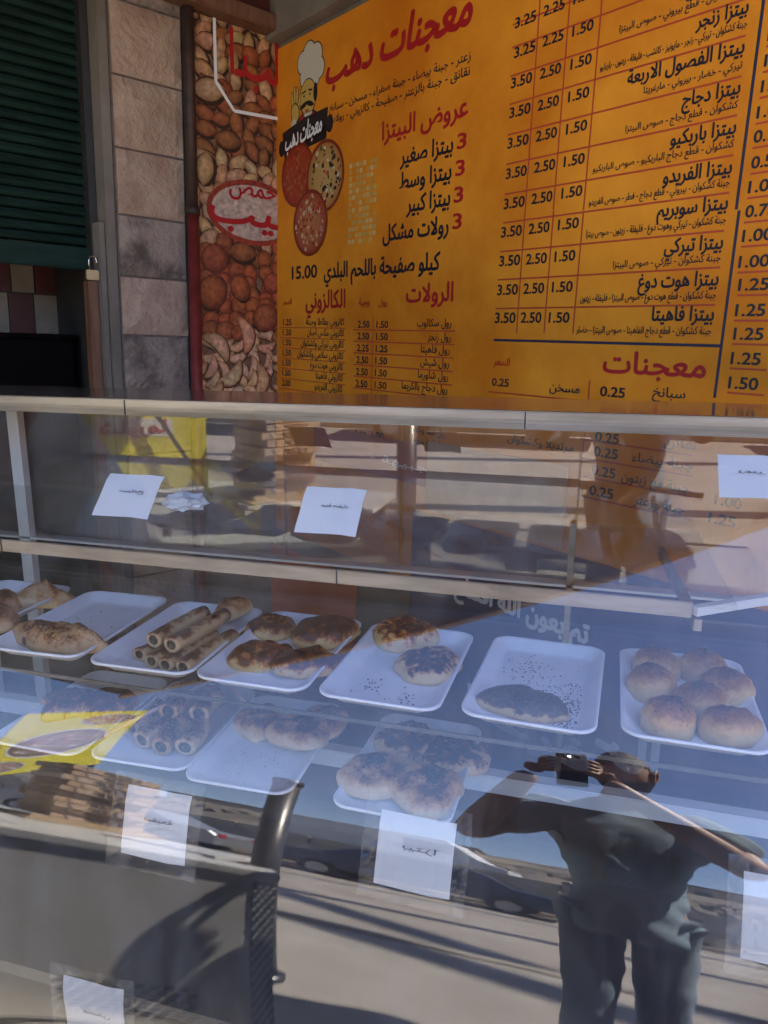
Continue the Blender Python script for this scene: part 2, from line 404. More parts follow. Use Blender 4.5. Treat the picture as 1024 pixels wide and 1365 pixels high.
bld = thing('shop_building', 'shop front wall with the big orange price board on it', 'building', tuple(W1(2, -1.5)))
bld.location = (0, 0, 0)
slab(W1, -.02, 6.5, -1.7, 4.0, -.25, 0).build('wall', M['plaster'], bld)
slab(W2, -4.5, -2.2, -1.7, 4.0, -.25, -.002).build('wall', M['plaster'], bld)
slab(W2, -2.2, -.34, 1.10, 4.0, -.25, -.004).build('wall', M['plaster'], bld)
slab(W2, -.34, .0, -1.7, 4.0, -.2, -.012).build('wall', M['plaster'], bld)
slab(W2, -2.2, .02, .945, .99, .0, .07).build('wooden_beam', M['wood'], bld, bevel=.004)
slab(W2, -.32, .02, .995, 1.3, -.01, .03).build('beam_cladding', M['dark_red'], bld)
slab(W1, .0, .9, .93, 1.6, .001, .05).build('lintel', M['plaster'], bld)
# shutter bay behind: dark room
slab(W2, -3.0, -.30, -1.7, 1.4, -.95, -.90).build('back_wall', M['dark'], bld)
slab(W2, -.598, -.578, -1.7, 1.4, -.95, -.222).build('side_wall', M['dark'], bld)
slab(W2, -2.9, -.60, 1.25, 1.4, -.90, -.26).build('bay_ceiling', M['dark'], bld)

box('side_wall', -3.25, -3.05, -.9, 1.6, 0, 2.74, M['plaster'], bld)  # added beyond the frame to block sky light from the left
# stone pillar
pil = thing('stone_pillar', 'pillar of rough pinkish blocks between green shutter and nut poster', 'pillar')
slab(W2, -.573, -.348, -1.7, 1.08, -.22, -.012).build('mortar_core', M['mortar'], pil)
ys = [-1.50, -1.31, -1.115, -.92, -.725, -.53, -.337, -.142, -.040+.0, ]
joints = [-1.68, -1.49, -1.30, -1.11, -.92, -.73, -.54, -.35, -.155, .035, .165, .335, .515, .715, .915, 1.08]
joints = [-1.68, -1.47, -1.26, -1.05, -.84, -.63, -.42, -.21, -.035, .145, .325, .515, .715, .915, 1.08]
for i in range(len(joints)-1):
    v0, v1 = joints[i]+.0035, joints[i+1]-.0035
    rn = random.Random(i); nu, nv = 8, 7
    u0, u1 = -.570+rn.uniform(-.003, .003), -.352+rn.uniform(-.003, .002)
    Vs = []; Fs = []
    for b in range(nv+1):
        for a in range(nu+1):
            uu = u0+(u1-u0)*a/nu; vv = v0+(v1-v0)*b/nv
            edge = min(a, nu-a, b, nv-b)
            l = -.006 if edge == 0 else .002+noise.noise(Vector((uu*30, vv*30, i)))*.004+(.004 if edge > 1 else 0)
            Vs.append(W2(uu, vv, l))
    for b in range(nv):
        for a in range(nu): q = b*(nu+1)+a; Fs.append((q, q+1, q+nu+2, q+nu+1))
    k = len(Vs); Vs += [W2(u0, v0, -.05), W2(u1, v0, -.05), W2(u1, v1, -.05), W2(u0, v1, -.05)]
    c = (0, nu, (nv+1)*(nu+1)-1, nv*(nu+1))
    Fs += [tuple([k, k+1]+list(range(nu, -1, -1))), tuple([k+2, k+3]+[nv*(nu+1)+a for a in range(nu+1)]),
           tuple([k+3, k]+[b*(nu+1) for b in range(nv+1)]), tuple([k+1, k+2]+[b*(nu+1)+nu for b in range(nv, -1, -1)])]
    mesh('block', Vs, Fs, M['stone_dirty'] if i in (7, 9, 13) else M['stone'], pil)
slab(W2, -.603, -.574, -1.7, 1.05, -.20, -.02).build('render_edge', M['plaster'], pil, bevel=.003)

# door jamb woodwork under the shutter
jb = thing('timber_jamb', 'narrow brown timber strip standing beside the stone pillar', 'door jamb')
slab(W2, -.655, -.625, -1.6, .125, -.10, -.06).build('strip', M['wood'], jb)
slab(W2, -.622, -.606, -1.6, .30, -.12, -.035).build('pale_strip', M['plaster'], jb)

# roller shutter
sh = thing('roller_shutter', 'dark green roller shutter half raised over a tiled wall', 'shutter')
v = .232; k = 0
while v < 1.18:
    mb = MB(); pr = [(0, -.145), (.004, -.128), (.014, -.119), (.025, -.127), (.0312, -.147)]
    Vs = []
    for uu in (-2.2, -.615):
        Vs += [W2(uu, v+a, l) for a, l in pr]
    n = len(pr)
    mb.add(Vs, [(i, i+1, n+i+1, n+i) for i in range(n-1)]+[tuple(range(n))[::-1], tuple(range(n, 2*n))])
    mb.build('slat', M['shutter'], sh); v += .030; k += 1
slab(W2, -2.2, -.615, .162, .228, -.15, -.115).build('bottom_bar', M['shutter'], sh, bevel=.004)
slab(W2, -.628, -.606, .13, 1.1, -.17, -.09).build('guide_rail', M['dark'], sh)

# tiled wall behind
tw = thing('tiled_wall', 'maroon and cream checked tiles on dark wall under raised shutter', 'wall')
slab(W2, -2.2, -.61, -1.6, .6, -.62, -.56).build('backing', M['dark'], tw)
rt = random.Random(3)
for r, (v0, v1, wd) in enumerate(((.28, .10, .078), (.095, -.075, .085), (.455, .285, .078))):
    uu = -2.15+.03*r; i = r
    while uu < -.62:
        m = M['tile_red'] if i % 2 else M['tile_cream']
        slab(W2, uu, uu+wd-.004, min(v0, v1), max(v0, v1), -.558, -.552).build('tile', m, tw); uu += wd; i += 1
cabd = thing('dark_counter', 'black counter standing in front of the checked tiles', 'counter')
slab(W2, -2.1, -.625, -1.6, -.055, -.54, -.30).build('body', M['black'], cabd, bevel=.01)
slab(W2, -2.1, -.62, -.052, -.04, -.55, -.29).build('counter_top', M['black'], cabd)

# padlock
pk = thing('padlock', 'small brass padlock with open shackle hanging by the shutter', 'padlock')
pc = W2(-.640, .150, -.05)
mb = MB(); slab(W2, -.662, -.624, .128, .158, -.062, -.044, mb); mb.build('lock_body', M['brass'], pk, bevel=.003)
arc = [W2(-.650, .158, -.053)]+[W2(-.640+.012*math.cos(t), .185+.014*math.sin(t), -.053) for t in [PI-k*PI/8 for k in range(9)]]+[W2(-.627, .175, -.053)]
MB().tube(arc, .0028, 8).build('shackle', M['chrome'], pk, True)

# wall pipe
pp = thing('wall_pipe', 'vertical wall pipe, rusty black above and dark red below', 'pipe')
MB().tube([W2(-.338, t, .022) for t in (1.1, .35)], .017, 12).build('upper_pipe', M['blackpipe'], pp, True)
MB().tube([W2(-.338, t, .022) for t in (.352, -1.6)], .0195, 12).build('lower_pipe', M['redpipe'], pp, True)
for t in (.36, -.62): MB().tube([W2(-.338, t+.012, .022), W2(-.338, t-.012, .022)], .024, 12).build('pipe_clamp', M['blackpipe'], pp, True)

# ------------------------------------------------------------------ nut poster
npz = thing('nut_poster', 'tall poster of mixed nuts with red Arabic lettering in a white oval', 'poster')
slab(W2, -.322, -.004, -.30, .944, -.010, .004).build('panel', mat('nut_print_ground', (.16, .08, .045), (.26, .14, .08), rough=.45, scale=12), npz)
pn = Picture(lambda a, b, l: W2(a, b, .0045+l)); clip = (-.321, -.005, -.299, .943)
rn = random.Random(11)
def nut(kind, x, y, s, a):
    j = lambda c: tuple(min(1, q*rn.uniform(.85, 1.15)) for q in c)
    if kind != 'cash': pn.blob(x+.003, y-.004, s*1.08, s*.80, a, (.03, .012, .008), (.04, .018, .01), 12, clip=clip)
    if kind == 'haz': pn.blob(x, y, s, s*.9, a, j((.42, .13, .06)), j((.12, .025, .012)), 14, off=(-.25, .3), clip=clip)
    elif kind == 'alm': pn.blob(x, y, s*1.1, s*.62, a, j((.36, .16, .07)), j((.15, .05, .02)), 16, off=(-.1, .25), clip=clip, pointy=True)
    elif kind == 'pis': pn.blob(x, y, s*1.1, s*.62, a, j((.62, .46, .28)), j((.26, .15, .07)), 16, off=(-.1, .2), clip=clip, pointy=rn.random() < .5)
    elif kind == 'cash': (pn.blob(x+.002, y-.003, s*1.2, s*.52, a, (.12, .06, .035), (.10, .05, .03), 18, clip=clip, arc=.42), pn.blob(x, y, s*1.15, s*.45, a, j((.66, .48, .31)), j((.34, .19, .10)), 18, off=(0, .2), clip=clip, arc=.42))
for row in range(30):
    for c in range(7):
        y = .95-row*.042+rn.uniform(-.01, .01); x = -.33+c*.055+rn.uniform(-.012, .012)
        if y < -.31: continue
        kd = 'cash' if y < -.02 else 'haz' if y < .24 else 'alm' if (.56 < y < .72) else 'pis' if .3 < y < .56 else rn.choice(['pis', 'alm', 'haz', 'pis'])
        if kd == 'haz' and rn.random() < .25: kd = 'alm'
        nut(kd, x, y, .036*rn.uniform(.85, 1.15), rn.uniform(0, PI))
for k_, x, y, s, a in (('haz', -.255, .225, .052, .3), ('haz', -.265, .115, .060, 1), ('haz', -.16, .135, .045, 2), ('haz', -.06, .04, .055, .5), ('haz', -.03, .16, .04, .4), ('alm', -.15, .255, .05, 0), ('pis', -.265, .735, .055, .2), ('alm', -.20, .60, .045, 0),
     ('pis', -.285, .50, .050, 1.4), ('pis', -.225, .42, .045, 1.9), ('cash', -.14, -.02, .055, 1.8), ('cash', -.25, -.06, .055, 2.4), ('cash', -.20, -.16, .055, .7), ('cash', -.08, -.18, .055, 1.5), ('cash', -.28, -.22, .05, .4), ('cash', -.10, -.27, .045, .2)):
    nut(k_, x, y, s, a)
pn.blob(-.105, .385, .178, .105, 0, (.30, .05, .03), (.30, .05, .03), 36, clip=(-.32, -.005, 0, 1))
pn.blob(-.105, .385, .160, .088, 0, (.55, .50, .47), (.50, .45, .42), 36, clip=(-.32, -.005, 0, 1))
pn.C = [(c[0]*1.0, c[1]*.82, c[2]*.68) for c in pn.C]
pn.build('nut_picture', M['print_n'], npz)
lt = Letters(lambda a, b, l: W2(a, b, .0145+l))
lt.put('بيب', -.275, .02, .345, .085, .035); lt.put('حمص', -.20, -.02, .437, .05, .02); lt.put('لبـا', -.19, -.01, .80, .12, .02)
lt.V = [v if (v-O).dot(-U2) < -.006 else v+U2*((v-O).dot(-U2)+.006) for v in lt.V]
lt.build('red_lettering', M['red_ink'], npz)
ln = MB()
for a, b in (((-.245, .943), (-.243, .763)), ((-.243, .763), (-.178, .69)), ((-.178, .69), (-.012, .70))):
    ln.bar(W2(*a, .0128), W2(*b, .0128), .010, .002, up=N2)
ln.build('white_outline', M['white_ink'], npz)

# ------------------------------------------------------------------ price board
brd = thing('price_board', 'large orange Arabic price board with red headings and black prices', 'menu board')
slab(W1, .001, 2.35, -.74, .913, .002, .010).build('panel', M['orange'], brd)
fb = lambda a, b, l: W1(a, b, .0108+l)
LT = {'k': Letters(fb), 'r': Letters(fb), 'w': None, 'p': None}
LL = {'r': Letters(lambda a, b, l: W1(a, b, .0104+l)), 'b': Letters(lambda a, b, l: W1(a, b, .0102+l))}
TX=[
('معجنات دهب', 'r', 0.2999, 0.9251, 0.7436, 0.0777, 1),
('زعتر - جبنة بيضاء - جبنة صفراء - مسخن - سبانخ', 'k', 0.3226, 0.9346, 0.661, 0.0215, 0),
('نقانق - جبنة بالزعتر - صفيحة - كالزوني - رولات', 'k', 0.3236, 0.9347, 0.6271, 0.0216, 0),
('عروض البيتزا', 'r', 0.5906, 0.9336, 0.5346, 0.0484, 1),
('3', 'r', 0.9013, 0.9356, 0.4603, 0.0358, 1),
('3', 'r', 0.8999, 0.9345, 0.3963, 0.0362, 1),
('3', 'r', 0.8994, 0.9343, 0.3317, 0.0367, 1),
('3', 'r', 0.8989, 0.934, 0.2666, 0.0372, 1),
('بيتزا صغير', 'k', 0.6755, 0.8863, 0.4574, 0.0427, 1),
('بيتزا وسط', 'k', 0.6761, 0.8848, 0.3921, 0.0432, 1),
('بيتزا كبير', 'k', 0.7105, 0.8848, 0.3279, 0.0435, 1),
('رولات مشكل', 'k', 0.6081, 0.8837, 0.2588, 0.0449, 1),
('كيلو صفيحة باللحم البلدي', 'k', 0.3058, 0.8572, 0.1672, 0.0467, 1),
('15.00', 'k', 0.1079, 0.265, 0.1722, 0.0404, 1),
('الرولات', 'r', 0.7235, 0.9148, 0.0845, 0.0492, 1),
('الكالزوني', 'r', 0.1993, 0.4253, 0.0744, 0.0553, 1),
('رول', 'r', 0.5965, 0.6379, 0.0773, 0.0201, 0),
('وجبة', 'r', 0.4985, 0.5514, 0.0787, 0.0207, 0),
('السعر', 'r', 0.0492, 0.1071, 0.0882, 0.0187, 0),
('رول سكالوب', 'k', 0.7754, 0.9152, 0.0171, 0.0214, 0),
('رول زنجر', 'k', 0.8231, 0.9152, -0.0202, 0.0214, 0),
('رول فاهيتا', 'k', 0.7961, 0.914, -0.0547, 0.0217, 0),
('رول شيش', 'k', 0.7964, 0.9138, -0.0905, 0.0218, 0),
('رول شاورما', 'k', 0.788, 0.9135, -0.1258, 0.022, 0),
('رول دجاج بالكريما', 'k', 0.7184, 0.9122, -0.1611, 0.0224, 0),
('1.50', 'k', 0.589, 0.6461, 0.0118, 0.0196, 1),
('2.50', 'k', 0.495, 0.5558, 0.0119, 0.0202, 1),
('1.50', 'k', 0.5889, 0.6463, -0.0237, 0.0198, 1),
('2.50', 'k', 0.4942, 0.5552, -0.0239, 0.0204, 1),
('1.25', 'k', 0.5889, 0.6465, -0.0595, 0.0199, 1),
('2.25', 'k', 0.4933, 0.5546, -0.0601, 0.0205, 1),
('1.50', 'k', 0.5888, 0.6466, -0.0955, 0.02, 1),
('2.50', 'k', 0.4925, 0.554, -0.0965, 0.0206, 1),
('1.50', 'k', 0.5888, 0.6468, -0.1318, 0.0201, 1),
('2.50', 'k', 0.4917, 0.5535, -0.1332, 0.0208, 1),
('1.50', 'k', 0.5888, 0.647, -0.1684, 0.0203, 1),
('2.50', 'k', 0.4909, 0.5529, -0.1702, 0.0209, 1),
('كالزوني بطاطا وجبنة', 'k', 0.2002, 0.4246, 0.0198, 0.0216, 0),
('1.25', 'k', 0.0512, 0.1078, 0.0172, 0.0206, 1),
('كالزوني مكس اجبان', 'k', 0.2086, 0.4241, -0.0155, 0.0217, 0),
('1.50', 'k', 0.0502, 0.107, -0.0177, 0.0207, 1),
('كالزوني تيركي وكشكوان', 'k', 0.17, 0.4237, -0.0515, 0.022, 0),
('1.50', 'k', 0.0492, 0.1062, -0.0529, 0.0209, 1),
('كالزوني سلامي وكشكوان', 'k', 0.1465, 0.4232, -0.0879, 0.0222, 0),
('1.50', 'k', 0.0482, 0.1054, -0.0883, 0.021, 1),
('كالزوني هوت دوغ', 'k', 0.2292, 0.4227, -0.1225, 0.0221, 0),
('1.50', 'k', 0.0472, 0.1046, -0.1239, 0.0211, 1),
('كالزوني فاهيتا', 'k', 0.2651, 0.4221, -0.1577, 0.0221, 0),
('1.50', 'k', 0.0462, 0.1037, -0.1598, 0.0212, 1),
('كالزوني الفريدو', 'k', 0.2583, 0.4216, -0.1941, 0.0222, 0),
('2.00', 'k', 0.0451, 0.1029, -0.1959, 0.0214, 1),
('3.25', 'k', 1.0751, 1.1386, 0.6916, 0.0214, 1),
('2.25', 'k', 1.1589, 1.2181, 0.6935, 0.0206, 1),
('1.50', 'k', 1.2411, 1.2962, 0.694, 0.0198, 1),
('3.25', 'k', 1.0787, 1.1426, 0.6287, 0.0216, 1),
('2.25', 'k', 1.1623, 1.2218, 0.6315, 0.0208, 1),
('1.50', 'k', 1.2446, 1.3, 0.6308, 0.0201, 1),
('3.50', 'k', 1.075, 1.1395, 0.5649, 0.022, 1),
('2.50', 'k', 1.1615, 1.2216, 0.5658, 0.0212, 1),
('1.50', 'k', 1.2469, 1.3027, 0.5654, 0.0204, 1),
('3.50', 'k', 1.0762, 1.1412, 0.5001, 0.0223, 1),
('2.50', 'k', 1.1621, 1.2227, 0.4997, 0.0215, 1),
('1.50', 'k', 1.2477, 1.3039, 0.5003, 0.0207, 1),
('3.50', 'k', 1.0766, 1.1422, 0.4332, 0.0226, 1),
('2.50', 'k', 1.1633, 1.2244, 0.4341, 0.0218, 1),
('1.50', 'k', 1.2491, 1.3058, 0.4345, 0.0209, 1),
('3.50', 'k', 1.0771, 1.1432, 0.3651, 0.0229, 1),
('2.50', 'k', 1.1647, 1.2262, 0.3668, 0.0221, 1),
('1.50', 'k', 1.2499, 1.307, 0.3672, 0.0212, 1),
('3.50', 'k', 1.0766, 1.1433, 0.2967, 0.0232, 1),
('2.50', 'k', 1.1636, 1.2257, 0.2986, 0.0224, 1),
('1.50', 'k', 1.2504, 1.3081, 0.3009, 0.0216, 1),
('3.50', 'k', 1.074, 1.1413, 0.2315, 0.0236, 1),
('2.50', 'k', 1.1614, 1.2241, 0.2323, 0.0227, 1),
('1.50', 'k', 1.2479, 1.3062, 0.2338, 0.0219, 1),
('3.50', 'k', 1.0741, 1.142, 0.1637, 0.0239, 1),
('2.50', 'k', 1.16, 1.2233, 0.1634, 0.0231, 1),
('1.50', 'k', 1.2454, 1.3043, 0.1646, 0.0222, 1),
('3.50', 'k', 1.0733, 1.1418, 0.0948, 0.0242, 1),
('2.50', 'k', 1.1584, 1.2224, 0.0957, 0.0234, 1),
('1.50', 'k', 1.2449, 1.3044, 0.097, 0.0226, 1),
('3.50', 'k', 1.0713, 1.1405, 0.0272, 0.0246, 1),
('2.50', 'k', 1.1567, 1.2212, 0.028, 0.0238, 1),
('1.50', 'k', 1.2428, 1.3029, 0.0281, 0.0229, 1),
('كشكوان - قطع بيروني - صوص البيتزا', 'k', 1.3661, 1.6054, 0.6074, 0.0133, 0),
('بيتزا مارغريتا', 'k', 1.4946, 1.6363, 0.6284, 0.025, 1),
('بيتزا زنجر', 'k', 1.5384, 1.6364, 0.5684, 0.0247, 1),
('جبنة كشكوان - تيركي - زنجر - مايونيز - كاتشب - فليفلة - زيتون - باربكيو', 'k', 1.3264, 1.6383, 0.5453, 0.013, 0),
('بيتزا الفصول الاربعة', 'k', 1.3977, 1.6383, 0.5031, 0.0259, 1),
('تيركي - خضار - بيروني - مارغريتا', 'k', 1.4382, 1.639, 0.478, 0.0129, 0),
('بيتزا دجاج', 'k', 1.5271, 1.6404, 0.4357, 0.0255, 1),
('كشكوان - قطع دجاج - صوص البيتزا', 'k', 1.4039, 1.6403, 0.4121, 0.0132, 0),
('بيتزا باربكيو', 'k', 1.5111, 1.6419, 0.3686, 0.026, 1),
('كشكوان - قطع دجاج الباربكيو - صوص الباربكيو', 'k', 1.3311, 1.6423, 0.3451, 0.0137, 0),
('بيتزا الفريدو', 'k', 1.5038, 1.6436, 0.2993, 0.0265, 1),
('جبنة كشكوان - بيروني - قطع دجاج - فطر - صوص الفريدو', 'k', 1.3285, 1.6431, 0.2777, 0.0139, 0),
('بيتزا سوبريم', 'k', 1.4986, 1.6449, 0.2365, 0.0269, 1),
('جبنة كشكوان - تيركي وهوت دوغ - فليفلة - زيتون - صوص بيتزا', 'k', 1.3283, 1.6457, 0.2116, 0.0141, 0),
('بيتزا تيركي', 'k', 1.5241, 1.6452, 0.1657, 0.0272, 1),
('جبنة كشكوان - تيركي - صوص البيتزا', 'k', 1.4058, 1.6447, 0.143, 0.0141, 0),
('بيتزا هوت دوغ', 'k', 1.4725, 1.6455, 0.0987, 0.028, 1),
('جبنة كشكوان - قطع هوت دوغ - صوص البيتزا - فليفلة - زيتون', 'k', 1.328, 1.6452, 0.0743, 0.0145, 0),
('بيتزا فاهيتا', 'k', 1.5127, 1.6456, 0.0323, 0.0282, 1),
('جبنة كشكوان - قطع دجاج الفاهيتا - صوص البيتزا - خضار', 'k', 1.3247, 1.6448, 0.0061, 0.0148, 0),
('معجنات', 'r', 1.4062, 1.6435, -0.0776, 0.0449, 1),
('السعر', 'r', 1.0771, 1.1312, -0.0772, 0.0185, 0),
('0.25', 'k', 1.0754, 1.1333, -0.1291, 0.0187, 1),
('مسخن', 'k', 1.2626, 1.3486, -0.1299, 0.0209, 0),
('0.25', 'k', 1.4038, 1.4683, -0.1308, 0.0209, 1),
('سبانخ', 'k', 1.5337, 1.607, -0.122, 0.0207, 0),
('نقانق', 'k', 1.5727, 1.6439, -0.2217, 0.0175, 0),
('جبنة بيضاء', 'k', 1.5025, 1.6429, -0.2642, 0.0201, 0),
('جبنة مع زيتون', 'k', 1.4812, 1.6406, -0.3113, 0.0204, 0),
('جبنة وزعتر', 'k', 1.5176, 1.6364, -0.3569, 0.0205, 0),
('0.25', 'k', 1.4026, 1.4653, -0.2328, 0.0213, 1),
('0.25', 'k', 1.4032, 1.466, -0.2666, 0.0215, 1),
('0.25', 'k', 1.402, 1.4653, -0.3102, 0.0217, 1),
('0.25', 'k', 1.4012, 1.465, -0.3572, 0.0219, 1),
('مرتديلا وكشكوان', 'k', 1.1413, 1.3461, -0.2656, 0.0184, 0),
('1.00', 'k', 1.6967, 1.7523, -0.324, 0.0199, 1),
('1.25', 'k', 1.6894, 1.7447, -0.3627, 0.0202, 1),
('1.00', 'k', 1.6774, 1.7326, 0.3863, 0.0196, 1),
('0.75', 'k', 1.6778, 1.7333, 0.3456, 0.0198, 1),
('0.50', 'k', 1.6797, 1.7356, 0.3017, 0.02, 1),
('1.00', 'k', 1.6802, 1.7364, 0.2599, 0.0202, 1),
('0.75', 'k', 1.6806, 1.7372, 0.2176, 0.0205, 1),
('1.00', 'k', 1.6811, 1.738, 0.1748, 0.0207, 1),
('1.00', 'k', 1.6807, 1.7381, 0.1286, 0.0209, 1),
('1.25', 'k', 1.6861, 1.7435, 0.0872, 0.0211, 1),
('1.25', 'k', 1.6869, 1.7435, 0.0409, 0.0213, 1),
('1.25', 'k', 1.6895, 1.7464, -0.0025, 0.0215, 1),
('1.25', 'k', 1.6906, 1.7478, -0.0482, 0.0217, 1),
('1.50', 'k', 1.6924, 1.7499, -0.0945, 0.0219, 1),
('1.50', 'k', 1.6789, 1.7325, 0.4286, 0.0194, 1),
('1.50', 'k', 1.6786, 1.7319, 0.4706, 0.0192, 1),
('1.50', 'k', 1.6784, 1.7314, 0.512, 0.019, 1),
('رول لبنة وخضار', 'k', 0.7555, 0.9152, -0.283, 0.0214, 0),
('رول لبنة وخضار', 'k', 0.7576, 0.9146, -0.3155, 0.0216, 0),
('2.00', 'k', 0.4914, 0.5546, -0.3313, 0.0216, 1),
('1.00', 'k', 0.5815, 0.6411, -0.3231, 0.021, 1),
('تم بعون الله افتتاح', 'w', 0.9919, 1.4422, -0.712, 0.048, 0),
('الـ', 'w', 1.4949, 1.6518, -0.9482, 0.08, 1),
('فرعنا', 'w', 1.0691, 1.4771, -1.0418, 0.0709, 1),
('الجبيهة -', 'p', 0.5885, 0.905, -0.3904, 0.0202, 0)]
LN=[
('r', 0.4718, 0.0051, 0.9306, 0.0051, 0.004),
('r', 0.4733, -0.0303, 0.9304, -0.0303, 0.004),
('r', 0.4748, -0.066, 0.9301, -0.066, 0.004),
('r', 0.4763, -0.102, 0.9299, -0.102, 0.004),
('r', 0.4778, -0.1382, 0.9297, -0.1382, 0.004),
('r', 0.4793, -0.1746, 0.9295, -0.1746, 0.004),
('r', 0.5727, 0.0472, 0.5727, -0.1897, 0.004),
('r', 0.0325, 0.0092, 0.4319, 0.0092, 0.003),
('r', 0.0327, -0.0262, 0.4332, -0.0262, 0.003),
('r', 0.0328, -0.0619, 0.4345, -0.0619, 0.003),
('r', 0.0329, -0.0977, 0.4358, -0.0977, 0.003),
('r', 0.0331, -0.1337, 0.4371, -0.1337, 0.003),
('r', 0.0332, -0.17, 0.4385, -0.17, 0.003),
('r', 0.0334, -0.2065, 0.4398, -0.2065, 0.003),
('r', 1.0682, 0.7012, 1.6262, 0.7012, 0.004),
('r', 1.0696, 0.6528, 1.6324, 0.6528, 0.004),
('r', 1.071, 0.5921, 1.6373, 0.5921, 0.004),
('r', 1.0725, 0.5311, 1.6378, 0.5311, 0.004),
('r', 1.074, 0.4642, 1.64, 0.4642, 0.004),
('r', 1.0755, 0.3989, 1.6408, 0.3989, 0.004),
('r', 1.077, 0.3307, 1.6437, 0.3307, 0.004),
('r', 1.0784, 0.2652, 1.6457, 0.2652, 0.004),
('r', 1.0747, 0.1979, 1.6448, 0.1979, 0.004),
('r', 1.0719, 0.1313, 1.6462, 0.1313, 0.004),
('r', 1.0709, 0.062, 1.6452, 0.062, 0.004),
('b', 1.0714, -0.0153, 1.6667, -0.0153, 0.006),
('r', 1.3153, 0.6856, 1.3153, 0.2701, 0.004),
('r', 1.3154, 0.2686, 1.3154, 0.0036, 0.004),
('r', 1.2309, 0.7098, 1.2309, 0.2792, 0.004),
('r', 1.2319, 0.2774, 1.2319, 0.0037, 0.004),
('r', 1.1465, 0.7344, 1.1465, 0.2881, 0.004),
('r', 1.1463, 0.2865, 1.1463, 0.0027, 0.004),
('b', 1.6625, 0.5844, 1.6625, 0.2335, 0.006),
('b', 1.6684, 0.2316, 1.6684, -0.1153, 0.006),
('r', 1.3737, -0.099, 1.3737, -0.1562, 0.004),
('r', 1.0648, -0.1459, 1.3597, -0.1459, 0.004),
('r', 1.364, -0.2338, 1.639, -0.2338, 0.004),
('r', 1.369, -0.2765, 1.6444, -0.2765, 0.004),
('r', 1.3741, -0.3189, 1.6497, -0.3189, 0.004),
('r', 1.3797, -0.3661, 1.6556, -0.3661, 0.004),
('r', 1.3725, -0.2194, 1.3725, -0.3912, 0.004),
('r', 1.6776, 0.3774, 1.7442, 0.3774, 0.004),
('r', 1.678, 0.3368, 1.7451, 0.3368, 0.004),
('r', 1.68, 0.2928, 1.7474, 0.2928, 0.004),
('r', 1.6804, 0.2511, 1.7482, 0.2511, 0.004),
('r', 1.6809, 0.2088, 1.7491, 0.2088, 0.004),
('r', 1.6813, 0.166, 1.75, 0.166, 0.004),
('r', 1.681, 0.1198, 1.7502, 0.1198, 0.004),
('r', 1.6864, 0.0784, 1.7556, 0.0784, 0.004),
('r', 1.6865, 0.0322, 1.7563, 0.0322, 0.004),
('r', 1.6892, -0.0112, 1.7592, -0.0112, 0.004),
('r', 1.6903, -0.0569, 1.7607, -0.0569, 0.004),
('r', 1.692, -0.1032, 1.7628, -0.1032, 0.004),
('r', 1.6785, 0.4198, 1.7446, 0.4198, 0.004),
('r', 1.6783, 0.4617, 1.744, 0.4617, 0.004),
('r', 1.6781, 0.5031, 1.7433, 0.5031, 0.004)]

for c, a0, b0, a1, b1, wd in LN:
    if b0 == b1: LL[c].rect(min(a0, a1), b0-wd/2, max(a0, a1), b0+wd/2)
    else: LL[c].rect(a0-wd/2, min(b0, b1), a0+wd/2, max(b0, b1), .00006)
BT = []
for t, c, a, b, v, h, f in TX:
    if c in 'wp': BT.append((t, c, a, b, v, h, f)); continue
    dig = bool(re.match(r'^[0-9.]+$', t))
    if t == 'معجنات دهب': LT[c].put(t, a, b, v, h*1.05, .045, slant=.22)
    else: LT[c].put(t, a, b, v, h*(.98 if dig else .92), ((.022 if dig else .036) if f else (.012 if dig else .018)))
LT['k'].build('black_lettering', M['black_ink'], brd); LT['r'].build('red_lettering', M['red_ink'], brd)
LL['r'].build('red_ruling', M['line_ink'], brd); LL['b'].build('dark_ruling', M['blue_ink'], brd)
# the cook emblem: tall hat, moustache, hand raised, black ribbon with the shop's words
em = Picture(lambda a, b, l: W1(a, b, .0106+l))
K = (.015, .012, .012); SK = (.62, .42, .10); WH = (.62, .60, .50); RD = (.45, .02, .02)
for x, y, r in ((.168, .835, .030), (.205, .852, .034), (.245, .84, .032), (.262, .80, .028), (.185, .79, .030), (.235, .78, .03)):
    em.blob(x, y, r+.004, r+.006, 0, K, K, 18)
for x, y, r in ((.168, .835, .030), (.205, .852, .034), (.245, .84, .032), (.262, .80, .028), (.185, .79, .030), (.235, .78, .03), (.21, .81, .045)):
    em.blob(x, y, r, r+.002, 0, WH, WH, 18)
em.poly([(.155, .80), (.255, .785), (.255, .762), (.158, .775)], WH)
em.blob(.200, .728, .048, .056, .1, K, K, 22); em.blob(.200, .729, .044, .052, .1, SK, SK, 22)
em.blob(.243, .735, .012, .028, 0, K, K, 12); em.blob(.158, .725, .010, .012, 0, SK, SK, 10)
em.poly([(.165, .748), (.188, .752), (.188, .746), (.165, .742)], K); em.poly([(.203, .752), (.226, .748), (.226, .742), (.203, .746)], K)
em.blob(.178, .735, .006, .003, 0, K, K, 8); em.blob(.212, .735, .006, .003, 0, K, K, 8)
em.blob(.176, .708, .024, .008, .3, K, K, 12); em.blob(.212, .708, .024, .008, -.3, K, K, 12); em.blob(.195, .69, .012, .004, 0, (.35, .05, .04), (.3, .04, .03), 10)
em.poly([(.13, .665), (.165, .685), (.235, .685), (.285, .66), (.29, .62), (.12, .62)], K)
em.poly([(.135, .66), (.168, .680), (.232, .680), (.28, .656), (.285, .62), (.125, .62)], RD)
em.poly([(.175, .683), (.2, .655), (.228, .683)], WH)
